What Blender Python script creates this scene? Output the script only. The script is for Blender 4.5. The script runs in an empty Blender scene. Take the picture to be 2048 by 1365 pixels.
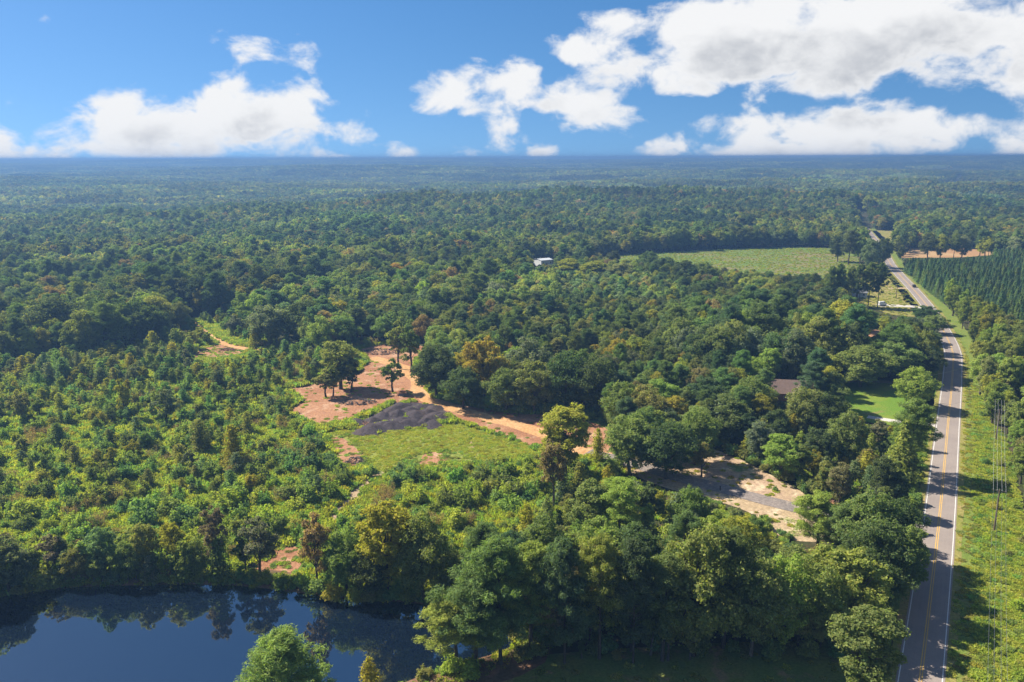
import bpy, bmesh, math, random
import numpy as np
from mathutils import Vector, Matrix

# ------------------------------------------------------------------ camera, sky, sun, exposure
scene = bpy.context.scene
COL = scene.collection
CAM_H, PITCH, ROLL, FPX = 82.0, math.radians(12.97), math.radians(0.22), 2048 * 28 / 36
SUN_EL, SUN_AZ = math.radians(44), math.radians(-63)      # azimuth from +Y (view direction), negative = left

cam = bpy.data.cameras.new('camera'); cam.lens = 28; cam.sensor_width = 36
cam.clip_start = 0.5; cam.clip_end = 60000
camo = bpy.data.objects.new('camera', cam); COL.objects.link(camo)
camo.location = (0, 0, CAM_H)
camo.rotation_mode = 'QUATERNION'
camo.rotation_quaternion = (Matrix.Rotation(math.pi / 2 - PITCH, 3, 'X') @ Matrix.Rotation(-ROLL, 3, 'Z')).to_quaternion()
scene.camera = camo

scene.view_settings.view_transform = 'Standard'
scene.view_settings.look = 'None'
scene.view_settings.gamma = 1
scene.view_settings.exposure = 1.2
cy = scene.cycles
cy.max_bounces = 7; cy.diffuse_bounces = 4; cy.glossy_bounces = 3; cy.transmission_bounces = 3
cy.transparent_max_bounces = 4; cy.volume_bounces = 0
cy.caustics_reflective = False; cy.caustics_refractive = False
cy.sample_clamp_indirect = 3
cy.use_denoising = True
cy.use_adaptive_sampling = True
cy.adaptive_threshold = 0.02

sun = bpy.data.lights.new('sun', 'SUN'); sun.energy = 5.0; sun.angle = math.radians(0.5); sun.color = (1, 0.93, 0.80)
suno = bpy.data.objects.new('sun', sun); COL.objects.link(suno)
sd = Vector((math.cos(SUN_EL) * math.sin(SUN_AZ), math.cos(SUN_EL) * math.cos(SUN_AZ), math.sin(SUN_EL)))
suno.rotation_euler = sd.to_track_quat('Z', 'Y').to_euler()

# photo reading (2048 px wide) -> ray, ground point, height of a tree top
cP, sP = math.cos(PITCH), math.sin(PITCH)
cR, sR = math.cos(ROLL), math.sin(ROLL)
def ab(u, v):
    a, b = (u - 1024) / FPX, (v - 682.5) / FPX
    return a * cR - b * sR, a * sR + b * cR
def ray(u, v):
    a, b = ab(u, v)
    return Vector((a, cP - b * sP, -sP - b * cP)).normalized()
def G(u, v, z=0.0):
    a, b = ab(u, v)
    t = (CAM_H - z) / (sP + b * cP)
    return (a * t, t * (cP - b * sP))
def GP(pts): return [G(*p) for p in pts]
def proj(x, y, z):
    zc = y * cP + (CAM_H - z) * sP
    yc = -y * sP + (CAM_H - z) * cP
    a, b = x / zc, yc / zc
    a, b = a * cR + b * sR, -a * sR + b * cR
    return 1024 + FPX * a, 682.5 + FPX * b, zc

# ------------------------------------------------------------------ node helpers
class NT:
    def __init__(s, nt): s.t = nt; s.n = nt.nodes; s.l = nt.links
    def new(s, typ, **kw):
        n = s.n.new(typ)
        for k, v in kw.items(): setattr(n, k, v)
        return n
    def put(s, sock, v):
        if isinstance(v, bpy.types.NodeSocket): s.l.new(v, sock)
        elif v is not None: sock.default_value = v
    def math(s, op, a, b=None, c=None, clamp=False):
        n = s.new('ShaderNodeMath', operation=op, use_clamp=clamp)
        s.put(n.inputs[0], a); s.put(n.inputs[1], b); s.put(n.inputs[2], c)
        return n.outputs[0]
    def vec(s, op, a, b=None):
        n = s.new('ShaderNodeVectorMath', operation=op)
        s.put(n.inputs[0], a); s.put(n.inputs[1], b)
        return n.outputs['Value'] if op in ('DOT_PRODUCT', 'LENGTH') else n.outputs[0]
    def step(s, x, lo, hi, a=0.0, b=1.0):
        n = s.new('ShaderNodeMapRange', interpolation_type='SMOOTHSTEP')
        s.put(n.inputs['Value'], x); s.put(n.inputs['From Min'], lo); s.put(n.inputs['From Max'], hi)
        s.put(n.inputs['To Min'], a); s.put(n.inputs['To Max'], b)
        return n.outputs[0]
    def mix(s, f, a, b, blend='MIX'):
        n = s.new('ShaderNodeMix', data_type='RGBA', blend_type=blend)
        s.put(n.inputs[0], f)
        s.put(n.inputs[6], a if isinstance(a, bpy.types.NodeSocket) else (*a, 1) if len(a) == 3 else a)
        s.put(n.inputs[7], b if isinstance(b, bpy.types.NodeSocket) else (*b, 1) if len(b) == 3 else b)
        return n.outputs[2]
    def noise(s, vec, scale, detail=4, rough=0.5, dist=0.0):
        n = s.new('ShaderNodeTexNoise'); n.inputs['Scale'].default_value = scale
        n.inputs['Detail'].default_value = detail; n.inputs['Roughness'].default_value = rough
        n.inputs['Distortion'].default_value = dist
        if vec is not None: s.l.new(vec, n.inputs['Vector'])
        return n.outputs[0]

def material(name):
    m = bpy.data.materials.new(name); m.use_nodes = True
    m.node_tree.nodes.clear()
    t = NT(m.node_tree)
    t.out = t.new('ShaderNodeOutputMaterial')
    return m, t

# ------------------------------------------------------------------ world: Nishita sky with cumulus
world = bpy.data.worlds.new('World'); scene.world = world; world.use_nodes = True
world.node_tree.nodes.clear(); W = NT(world.node_tree)
CLOUDS = [  # where the cumulus stand: photo x, y, half width, half height, weight
    (400,258,285,66,1.5),(480,212,130,56,1.3),(270,235,100,42,1),(130,272,90,34,.9),(560,215,100,48,1),(640,270,80,30,.7),
    (210,302,260,26,1),(5,275,60,60,1),(600,160,50,28,.5),(490,95,105,32,.55),(600,118,60,30,.42),(93,40,18,10,.42),
    (480,308,260,22,.9),(680,315,44,11,.8),(800,306,55,18,.9),(740,318,90,7,.7),
    (900,190,85,42,1.2),(1000,172,100,52,1.3),(1010,235,45,50,.8),(1090,190,85,40,.9),(1200,225,110,38,.85),(1300,235,70,18,.6),
    (1010,290,70,22,.7),(1080,302,40,18,.8),(940,300,40,20,.6),
    (1190,100,95,34,1),(1300,130,140,58,1.1),(1450,90,220,85,1.6),(1650,100,240,88,1.7),(1850,60,260,90,1.35),(2020,90,170,80,1.2),
    (1250,45,100,36,.8),(1330,180,70,24,.8),(1240,185,60,26,.6),(1060,120,40,10,.3),
    (1390,295,85,34,1.1),(1500,262,140,45,1.15),(1660,262,160,50,1.2),(1800,262,130,42,1.1),(1920,250,80,26,.9),(1780,212,60,26,.8),
    (1560,304,260,22,1.1),(2030,190,120,34,.5),(2035,265,60,40,.55)]
def cloud_group():
    g = bpy.data.node_groups.new('cumulus', 'ShaderNodeTree')
    g.interface.new_socket('Dir', in_out='INPUT', socket_type='NodeSocketVector')
    g.interface.new_socket('Field', in_out='OUTPUT', socket_type='NodeSocketFloat')
    t = NT(g); gi = t.new('NodeGroupInput'); go = t.new('NodeGroupOutput')
    d = t.vec('NORMALIZE', gi.outputs[0])
    sx = t.new('ShaderNodeSeparateXYZ'); t.l.new(d, sx.inputs[0])
    az = t.math('ARCTAN2', sx.outputs[0], sx.outputs[1]); el = t.math('ARCSINE', sx.outputs[2])
    cm = t.new('ShaderNodeCombineXYZ'); t.l.new(az, cm.inputs[0]); t.l.new(el, cm.inputs[1])
    p = cm.outputs[0]
    tot = None
    for (u, v, ru, rv, w) in CLOUDS:
        r = ray(u, v); r2 = ray(u + 10, v)
        a0, e0 = math.atan2(r.x, r.y), math.asin(r.z)
        k = abs(math.atan2(r2.x, r2.y) - a0) / 10
        q = t.vec('SUBTRACT', p, (a0, e0, 0))
        q = t.vec('MULTIPLY', q, (1 / (ru * k), 1 / (rv / FPX), 0))
        f = t.math('MULTIPLY_ADD', t.vec('DOT_PRODUCT', q, q), -0.75 * w, w, clamp=False)
        f = t.math('MAXIMUM', f, -1.0)
        if tot is None: tot = f
        else:
            n = t.new('ShaderNodeMath', operation='SMOOTH_MAX'); t.put(n.inputs[0], tot); t.put(n.inputs[1], f); n.inputs[2].default_value = 0.35
            tot = n.outputs[0]
    # the rest of the sky: the same kind of broken cumulus
    high = t.step(el, 0.19, 0.26); side = t.step(t.math('ABSOLUTE', az), 0.60, 0.68)
    m = t.math('MAXIMUM', high, side)
    st = t.vec('MULTIPLY', d, (1, 1, 2.0))
    big = t.noise(st, 3.2, 3, .5)
    gen = t.math('MULTIPLY_ADD', big, 9.0, -4.75)
    gen = t.math('MINIMUM', gen, 1.2)
    mx = t.new('ShaderNodeMix', data_type='FLOAT'); t.put(mx.inputs[0], m); t.put(mx.inputs[2], tot); t.put(mx.inputs[3], gen)
    st2 = t.vec('MULTIPLY', d, (1, 1, 1.5))
    n1 = t.noise(st2, 15, 9, .53, .35)
    n2 = t.noise(st2, 60, 6, .6, .2)
    f = t.math('MULTIPLY_ADD', n1, 4.0, -2.3)
    f = t.math('ADD', f, t.math('MULTIPLY_ADD', n2, .85, -.42))
    f = t.math('ADD', f, mx.outputs[0])
    t.l.new(f, go.inputs[0])
    return g
tc = W.new('ShaderNodeTexCoord')
cg = cloud_group()
def cloud_at(vec):
    n = W.new('ShaderNodeGroup'); n.node_tree = cg; W.l.new(vec, n.inputs[0]); return n.outputs[0]
D = tc.outputs['Generated']
f0 = cloud_at(D)
f1 = cloud_at(W.vec('ADD', D, tuple(Vector((-0.03, 0.0, 0.035)))))
cover = W.step(f0, -0.1, 0.75)
thick = W.step(f0, 0.25, 1.5)
# light falls from the upper left: thick cloud towards the sun shades what lies behind it
shade = W.step(f1, -0.2, 2.0)
shade = W.math('MULTIPLY', shade, thick)
sky = W.new('ShaderNodeTexSky', sky_type='NISHITA', sun_disc=False, sun_elevation=SUN_EL, sun_rotation=SUN_AZ,
            altitude=300, air_density=1.0, dust_density=0.3, ozone_density=3.0)
# Nishita whitens to milk at the horizon; the photographed sky keeps its blue right down
lift = W.vec('ADD', D, (0, 0, 0.17)); lift = W.vec('NORMALIZE', lift); W.l.new(lift, sky.inputs[0])
hsv = W.new('ShaderNodeHueSaturation'); hsv.inputs['Saturation'].default_value = 1.27; hsv.inputs['Value'].default_value = 0.93
W.l.new(sky.outputs[0], hsv.inputs['Color'])
ccol = W.mix(shade, (6.5, 6.55, 6.65), (3.7, 3.9, 4.25))
skyc = W.mix(cover, hsv.outputs[0], ccol)
bg = W.new('ShaderNodeBackground'); bg.inputs['Strength'].default_value = 0.062
W.l.new(skyc, bg.inputs[0])
wo = W.new('ShaderNodeOutputWorld'); W.l.new(bg.outputs[0], wo.inputs[0])

# ------------------------------------------------------------------ object helpers
def link(o): COL.objects.link(o); return o
def tag(o, label=None, cat=None, group=None, kind=None):
    for k, v in (('label', label), ('category', cat), ('group', group), ('kind', kind)):
        if v: o[k] = v
    return o
def mesh_np(name, V, quads=None, tris=None, mats=(), midx=None):
    me = bpy.data.meshes.new(name)
    V = np.asarray(V, dtype=np.float32)
    nq = 0 if quads is None else len(quads); nt = 0 if tris is None else len(tris)
    me.vertices.add(len(V)); me.vertices.foreach_set('co', V.ravel())
    loops = []
    if nq: loops.append(np.asarray(quads, dtype=np.int32).ravel())
    if nt: loops.append(np.asarray(tris, dtype=np.int32).ravel())
    lp = np.concatenate(loops)
    me.loops.add(len(lp)); me.loops.foreach_set('vertex_index', lp)
    me.polygons.add(nq + nt)
    ls = np.concatenate([np.arange(nq) * 4, nq * 4 + np.arange(nt) * 3]).astype(np.int32)
    me.polygons.foreach_set('loop_start', ls)
    if midx is not None: me.polygons.foreach_set('material_index', np.asarray(midx, dtype=np.int32))
    for m in mats: me.materials.append(m)
    me.update(calc_edges=True)
    return me
def pt_attr(me, name, typ, data):
    a = me.attributes.new(name, typ, 'POINT')
    a.data.foreach_set({'FLOAT': 'value', 'INT': 'value', 'FLOAT_COLOR': 'color', 'FLOAT_VECTOR': 'vector'}[typ], np.asarray(data).ravel())
def bm_obj(name, bm, mat, parent=None, smooth=False):
    me = bpy.data.meshes.new(name); bm.to_mesh(me); bm.free()
    if mat: me.materials.append(mat)
    if smooth: me.polygons.foreach_set('use_smooth', [True] * len(me.polygons))
    o = link(bpy.data.objects.new(name, me))
    if parent: o.parent = parent
    return o
def empty(name, loc, rz=0):
    o = link(bpy.data.objects.new(name, None)); o.location = loc; o.rotation_euler = (0, 0, rz)
    o.empty_display_size = 0.3
    return o
def box(bm, c, s, rz=0, bevel=0):
    r = bmesh.ops.create_cube(bm, size=1.0)
    M = Matrix.Translation(c) @ Matrix.Rotation(rz, 4, 'Z') @ Matrix.Diagonal((*s, 1))
    bmesh.ops.transform(bm, matrix=M, verts=r['verts'])
    if bevel:
        es = list({e for v in r['verts'] for e in v.link_edges})
        bmesh.ops.bevel(bm, geom=es, offset=bevel, segments=2, affect='EDGES')
def tube(bm, p0, p1, r0, r1, n=6):
    p0, p1 = Vector(p0), Vector(p1); d = (p1 - p0)
    q = d.to_track_quat('Z', 'Y')
    ra = []
    for p, r in ((p0, r0), (p1, r1)):
        ra.append([bm.verts.new(p + q @ Vector((r * math.cos(2 * math.pi * i / n), r * math.sin(2 * math.pi * i / n), 0))) for i in range(n)])
    for i in range(n):
        bm.faces.new((ra[0][i], ra[0][(i + 1) % n], ra[1][(i + 1) % n], ra[1][i]))
    bm.faces.new(ra[0][::-1]); bm.faces.new(ra[1])
rng = np.random.default_rng(7); random.seed(7)

# ------------------------------------------------------------------ materials
def foliage_mat(name, transl=0.32, baked=False):
    m, t = material(name)
    if baked:
        a = t.new('ShaderNodeAttribute', attribute_name='tint')
        a2 = t.new('ShaderNodeAttribute', attribute_name='hue', attribute_type='INSTANCER')
        col = t.mix(1.0, a.outputs['Color'], a2.outputs['Color'], 'MULTIPLY')
    else:
        a = t.new('ShaderNodeAttribute', attribute_name='tint', attribute_type='INSTANCER')
        v = t.new('ShaderNodeAttribute', attribute_name='leafvar')
        col = t.mix(1.0, a.outputs['Color'], v.outputs['Color'], 'MULTIPLY')
    df = t.new('ShaderNodeBsdfDiffuse'); t.l.new(col, df.inputs[0])
    tr = t.new('ShaderNodeBsdfTranslucent')
    tcol = t.mix(1.0, col, (1.2, 1.32, 0.5), 'MULTIPLY'); t.l.new(tcol, tr.inputs[0])
    mx = t.new('ShaderNodeMixShader'); mx.inputs[0].default_value = transl
    t.l.new(df.outputs[0], mx.inputs[1]); t.l.new(tr.outputs[0], mx.inputs[2])
    t.l.new(mx.outputs[0], t.out.inputs[0])
    return m
M = {}
M['leaf'] = foliage_mat('foliage', 0.5)
M['needle'] = foliage_mat('needles', 0.42)
M['far'] = foliage_mat('far_foliage', 0.42, baked=True)
def simple(name, col, rough=0.85, noise=None, col2=None, metal=0.0, spec=0.3, bump=0.0, coord='Object'):
    m, t = material(name)
    b = t.new('ShaderNodeBsdfPrincipled'); b.inputs['Roughness'].default_value = rough
    b.inputs['Metallic'].default_value = metal; b.inputs['Specular IOR Level'].default_value = spec
    if noise:
        tcn = t.new('ShaderNodeTexCoord')
        n = t.noise(tcn.outputs[coord], noise, 5, .6)
        t.l.new(t.mix(t.step(n, .32, .68), col, col2 or tuple(c * .6 for c in col)), b.inputs['Base Color'])
        if bump:
            bp = t.new('ShaderNodeBump'); bp.inputs['Strength'].default_value = bump; bp.inputs['Distance'].default_value = .1
            t.l.new(n, bp.inputs['Height']); t.l.new(bp.outputs[0], b.inputs['Normal'])
    else: b.inputs['Base Color'].default_value = (*col, 1)
    t.l.new(b.outputs[0], t.out.inputs[0])
    M[name] = m; return m
simple('bark', (.10, .075, .055), .9, 3.0, (.05, .04, .03))
simple('pale_bark', (.16, .13, .10), .9, 3.0, (.08, .065, .05))
simple('pole_wood', (.16, .115, .08), .9, 2.0, (.10, .075, .055))
simple('ceramic', (.5, .5, .5), .3)
simple('wire', (.32, .32, .33), .5, metal=.3)
simple('shingle', (.17, .115, .095), .9, 1.4, (.13, .09, .075), bump=.3)
simple('grey_shingle', (.22, .22, .22), .9, 1.5, (.16, .16, .165))
simple('brick_wall', (.28, .17, .12), .9, 5.0, (.22, .12, .085))
simple('white_siding', (.62, .63, .64), .7, .8, (.54, .55, .56))
simple('metal_roof', (.52, .54, .56), .5, .5, (.45, .47, .50), spec=.4)
simple('trim', (.7, .7, .68), .6)
simple('window_glass', (.03, .035, .045), .08, spec=.6)
simple('door_paint', (.16, .08, .06), .5)
simple('car_paint', (.022, .017, .018), .25, spec=.5)
simple('van_paint', (.75, .75, .76), .3, spec=.5)
simple('rubber', (.02, .02, .02), .8)
simple('rim', (.35, .35, .36), .35, metal=.7)
simple('tail_lamp', (.35, .02, .02), .3)
simple('head_lamp', (.6, .6, .6), .2)
simple('black_metal', (.012, .012, .012), .6)
simple('dead_wood', (.23, .17, .13), .95, 2.0, (.12, .09, .07))
simple('dark_wood', (.09, .07, .065), .95, 2.0, (.05, .042, .04))
simple('clay_lump', (.36, .20, .13), .95, 2.0, (.28, .15, .10))
simple('mailbox', (.55, .55, .55), .5)

def ground_mat(name, layers, base, bump=.5, bscale=1.2, fine=None):
    """layers: (noise scale, low, high, colour) mixed one over the other"""
    m, t = material(name)
    g = t.new('ShaderNodeNewGeometry')
    col = None
    for i, (sc, lo, hi, c) in enumerate(layers):
        off = t.vec('ADD', g.outputs['Position'], (37.0 * i + 11, 91.0 * i, 5.0 * i))
        n = t.noise(off, sc, 6, .62, .4)
        f = t.step(n, lo, hi)
        col = t.mix(f, base if col is None else col, c)
    fn = t.noise(g.outputs['Position'], bscale, 8, .7)
    k = t.step(fn, .25, .75, .62, 1.32)
    cmb = t.new('ShaderNodeCombineXYZ')
    for i in range(3): t.l.new(k, cmb.inputs[i])
    col = t.mix(1.0, col, cmb.outputs[0], 'MULTIPLY')
    b = t.new('ShaderNodeBsdfDiffuse'); t.l.new(col, b.inputs[0])
    bp = t.new('ShaderNodeBump'); bp.inputs['Strength'].default_value = bump; bp.inputs['Distance'].default_value = .35
    t.l.new(fn, bp.inputs['Height']); t.l.new(bp.outputs[0], b.inputs['Normal'])
    t.l.new(b.outputs[0], t.out.inputs[0])
    M[name] = m; return m
SOIL, SOIL2, STRAW = (.35, .185, .105), (.27, .13, .072), (.37, .275, .165)
ground_mat('forest_floor', [(.05, .4, .6, (.045, .055, .02)), (.4, .5, .7, (.09, .065, .04))], (.06, .055, .03))
ground_mat('scrub_ground', [(.03, .42, .6, (.17, .205, .045)), (.11, .5, .66, (.205, .185, .075)), (.35, .56, .72, (.10, .15, .035)), (.07, .62, .72, (.27, .17, .095))], (.13, .18, .04), .8, 1.6)
ground_mat('bright_grass', [(.05, .42, .6, (.23, .235, .055)), (.25, .52, .68, (.15, .185, .04)), (.10, .55, .68, (.28, .20, .10))], (.185, .225, .045), .5, 1.8)
ground_mat('soil', [(.05, .4, .62, SOIL2), (.18, .5, .66, (.42, .26, .165)), (.5, .55, .7, (.24, .125, .08)), (.12, .66, .74, (.19, .19, .07))], SOIL, .6, 1.5)
ground_mat('track_soil', [(.09, .4, .62, (.48, .29, .145)), (.4, .5, .7, (.39, .205, .09)), (.05, .58, .68, (.50, .34, .19))], (.46, .255, .115), .3, 1.2)
ground_mat('straw_soil', [(.10, .42, .6, STRAW), (.05, .52, .64, (.36, .25, .17)), (.22, .52, .66, (.50, .40, .27)), (.06, .60, .68, (.12, .17, .05))], (.37, .27, .17), .7, 1.1)
ground_mat('lawn_grass', [(.04, .45, .62, (.17, .21, .035)), (.12, .55, .7, (.19, .18, .06))], (.115, .195, .028), .25, 2.5)
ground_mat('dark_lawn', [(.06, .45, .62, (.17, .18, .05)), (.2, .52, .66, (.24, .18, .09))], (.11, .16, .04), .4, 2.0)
ground_mat('field_crop', [(.012, .47, .56, (.20, .165, .085)), (.06, .45, .62, (.115, .18, .04)), (.3, .52, .66, (.22, .19, .095))], (.12, .17, .045), .8, .9)
ground_mat('tan_field', [(.02, .45, .6, (.40, .27, .14))], (.34, .20, .10), .3, 1.0)
ground_mat('verge_grass', [(.05, .42, .6, (.17, .20, .045)), (.2, .5, .66, (.12, .175, .035)), (.1, .56, .7, (.23, .20, .08))], (.145, .19, .04), .8, 1.7)
ground_mat('dry_verge', [(.08, .42, .6, (.20, .20, .05)), (.3, .52, .66, (.28, .20, .09))], (.24, .21, .07), .4, 2.0)
ground_mat('concrete', [(.2, .45, .62, (.42, .39, .35))], (.48, .44, .39), .2, 2.0)
ground_mat('millings', [(.15, .45, .62, (.19, .165, .15)), (.5, .55, .68, (.29, .24, .19))], (.225, .19, .17), .4, 1.4)
ground_mat('gravel', [(.3, .45, .62, (.062, .052, .056)), (.12, .52, .66, (.105, .082, .076))], (.078, .066, .070), 1.0, 3.0)
ground_mat('shore_mud', [(.2, .45, .6, (.20, .115, .07))], (.12, .085, .05), .6, 1.5)

def asphalt_mat():
    m, t = material('asphalt')
    g = t.new('ShaderNodeNewGeometry')
    uv = t.new('ShaderNodeUVMap'); uv.uv_map = 'UVMap'
    sp = t.new('ShaderNodeSeparateXYZ'); t.l.new(uv.outputs[0], sp.inputs[0])
    n1 = t.noise(g.outputs['Position'], .12, 5, .6); n2 = t.noise(g.outputs['Position'], 3.5, 6, .7)
    col = t.mix(t.step(n1, .35, .65), (.275, .228, .198), (.235, .194, .172))
    # worn wheel paths either side of each lane centre
    w = t.math('ABSOLUTE', t.math('SUBTRACT', t.math('PINGPONG', t.math('ABSOLUTE', sp.outputs[0]), .78), .39))
    col = t.mix(t.step(w, .0, .22, .35, 0), col, (.27, .23, .205))
    sn = t.new('ShaderNodeCombineXYZ'); t.l.new(t.math('MULTIPLY', sp.outputs[0], 2), sn.inputs[0]); t.l.new(t.math('MULTIPLY', sp.outputs[1], .05), sn.inputs[1])
    n3 = t.noise(sn.outputs[0], 3.0, 5, .6)
    col = t.mix(t.step(n3, .56, .72, 0, .4), col, (.15, .125, .115))
    col = t.mix(t.step(n2, .3, .7, 0, .25), col, (.14, .12, .11))
    b = t.new('ShaderNodeBsdfPrincipled'); b.inputs['Roughness'].default_value = .8; b.inputs['Specular IOR Level'].default_value = .25
    t.l.new(col, b.inputs['Base Color']); t.l.new(b.outputs[0], t.out.inputs[0])
    M['asphalt'] = m
asphalt_mat()
def paint_mat(name, c):
    m, t = material(name)
    g = t.new('ShaderNodeNewGeometry'); n = t.noise(g.outputs['Position'], 2.2, 6, .7)
    b = t.new('ShaderNodeBsdfPrincipled'); b.inputs['Roughness'].default_value = .7
    t.l.new(t.mix(t.step(n, .5, .72, 0, .55), c, (.24, .21, .18)), b.inputs['Base Color']); t.l.new(b.outputs[0], t.out.inputs[0])
    M[name] = m
paint_mat('white_line', (.62, .60, .56)); paint_mat('yellow_line', (.58, .34, .055))
def water_mat():
    m, t = material('pond_water')
    g = t.new('ShaderNodeNewGeometry')
    n = t.noise(t.vec('MULTIPLY', g.outputs['Position'], (1, 1.6, 1)), .8, 4, .55)
    n2 = t.noise(g.outputs['Position'], .05, 3, .5)
    b = t.new('ShaderNodeBsdfPrincipled')
    b.inputs['Base Color'].default_value = (.004, .009, .02, 1)
    b.inputs['IOR'].default_value = 2.8; b.inputs['Specular IOR Level'].default_value = .5
    t.l.new(t.step(n2, .35, .65, .012, .03), b.inputs['Roughness'])
    bp = t.new('ShaderNodeBump'); bp.inputs['Strength'].default_value = .05; bp.inputs['Distance'].default_value = .05
    t.l.new(n, bp.inputs['Height']); t.l.new(bp.outputs[0], b.inputs['Normal'])
    t.l.new(b.outputs[0], t.out.inputs[0]); M['water'] = m
water_mat()

# ------------------------------------------------------------------ plan of the place (ground points read from the photograph)
def dens(pts, closed=True, step=3.0):
    out = []; n = len(pts)
    for i in range(n if closed else n - 1):
        a, b = np.array(pts[i]), np.array(pts[(i + 1) % n])
        k = max(1, int(np.linalg.norm(b - a) / step))
        for j in range(k): out.append(a + (b - a) * j / k)
    if not closed: out.append(np.array(pts[-1]))
    return np.array(out)
def smooth_closed(P, it=2):
    for _ in range(it): P = (np.roll(P, 1, 0) + 2 * P + np.roll(P, -1, 0)) / 4
    return P
def jag(P, amp, seed):
    r = np.random.default_rng(seed)
    k = 0
    for s, a in ((1, .35), (3, .6), (8, 1.0)):
        w = r.normal(size=P.shape)
        for _ in range(s): w = (np.roll(w, 1, 0) + w + np.roll(w, -1, 0)) / 3
        k = k + w * a * math.sqrt(s)
    return P + k * amp
def sheet(name, px, mat, z, jitter=.6, step=3.0, world=False, seed=1):
    P = dens(px if world else GP(px), True, step)
    P = jag(smooth_closed(P, 3), jitter, seed) if jitter else P
    bm = bmesh.new()
    f = bm.faces.new([bm.verts.new((x, y, z)) for x, y in P])
    if f.normal.z < 0: f.normal_flip()
    bmesh.ops.triangulate(bm, faces=[f])
    bm.normal_update()
    for f in bm.faces:
        if f.normal.z < 0: f.normal_flip()
    return tag(bm_obj(name, bm, M[mat]), kind='structure')
def resample(pts, step):
    """Catmull-Rom through the points, at even steps"""
    P = [np.array(p) for p in pts]; P = [2 * P[0] - P[1]] + P + [2 * P[-1] - P[-2]]
    out = []
    for i in range(1, len(P) - 2):
        for s in np.linspace(0, 1, 24, endpoint=False):
            a, b, c, d = P[i - 1], P[i], P[i + 1], P[i + 2]
            out.append(.5 * (2 * b + (c - a) * s + (2 * a - 5 * b + 4 * c - d) * s * s + (3 * b - a - 3 * c + d) * s ** 3))
    out.append(P[-2]); out = np.array(out)
    L = np.concatenate([[0], np.cumsum(np.linalg.norm(np.diff(out, axis=0), axis=1))])
    n = int(L[-1] / step); q = np.linspace(0, L[-1], n + 1)
    return np.stack([np.interp(q, L, out[:, i]) for i in range(2)], 1), q
def ribbon(name, line, q, a, b, mat, z, parent=None, jit=0, seed=0, kind='structure'):
    T = np.gradient(line, axis=0); T /= np.linalg.norm(T, axis=1)[:, None]
    N = np.stack([T[:, 1], -T[:, 0]], 1)      # to the right
    r = np.random.default_rng(seed); n = len(line)
    ja = r.normal(size=n) * jit; jb = r.normal(size=n) * jit
    for _ in range(2): ja = np.convolve(ja, [.3, .4, .3], 'same'); jb = np.convolve(jb, [.3, .4, .3], 'same')
    A = line + N * (a + ja)[:, None]; B = line + N * (b + jb)[:, None]
    V = np.zeros((2 * n, 3)); V[0::2, :2] = A; V[1::2, :2] = B; V[:, 2] = z
    i = np.arange(n - 1) * 2
    Q = np.stack([i, i + 1, i + 3, i + 2], 1)
    me = mesh_np(name, V, quads=Q, mats=[M[mat]])
    uvl = me.uv_layers.new(name='UVMap')
    uv = np.zeros((2 * n, 2)); uv[0::2, 0] = a; uv[1::2, 0] = b; uv[0::2, 1] = q; uv[1::2, 1] = q
    uvl.data.foreach_set('uv', uv[Q.ravel()].astype(np.float32).ravel())
    o = link(bpy.data.objects.new(name, me))
    if parent: o.parent = parent
    elif kind: o['kind'] = kind
    return o
def inside(P, poly):
    x, y = P[:, 0], P[:, 1]; c = np.zeros(len(P), bool); n = len(poly)
    for i in range(n):
        x0, y0 = poly[i]; x1, y1 = poly[(i + 1) % n]
        if y0 == y1: continue
        m = ((y0 > y) != (y1 > y)) & (x < (x1 - x0) * (y - y0) / (y1 - y0) + x0)
        c ^= m
    return c
def line_dist(P, line):
    d = np.full(len(P), 1e9)
    for i in range(len(line) - 1):
        a, b = line[i], line[i + 1]; ab_ = b - a
        t = np.clip(((P - a) @ ab_) / (ab_ @ ab_), 0, 1)
        d = np.minimum(d, np.linalg.norm(P - a - t[:, None] * ab_, axis=1))
    return d

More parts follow.
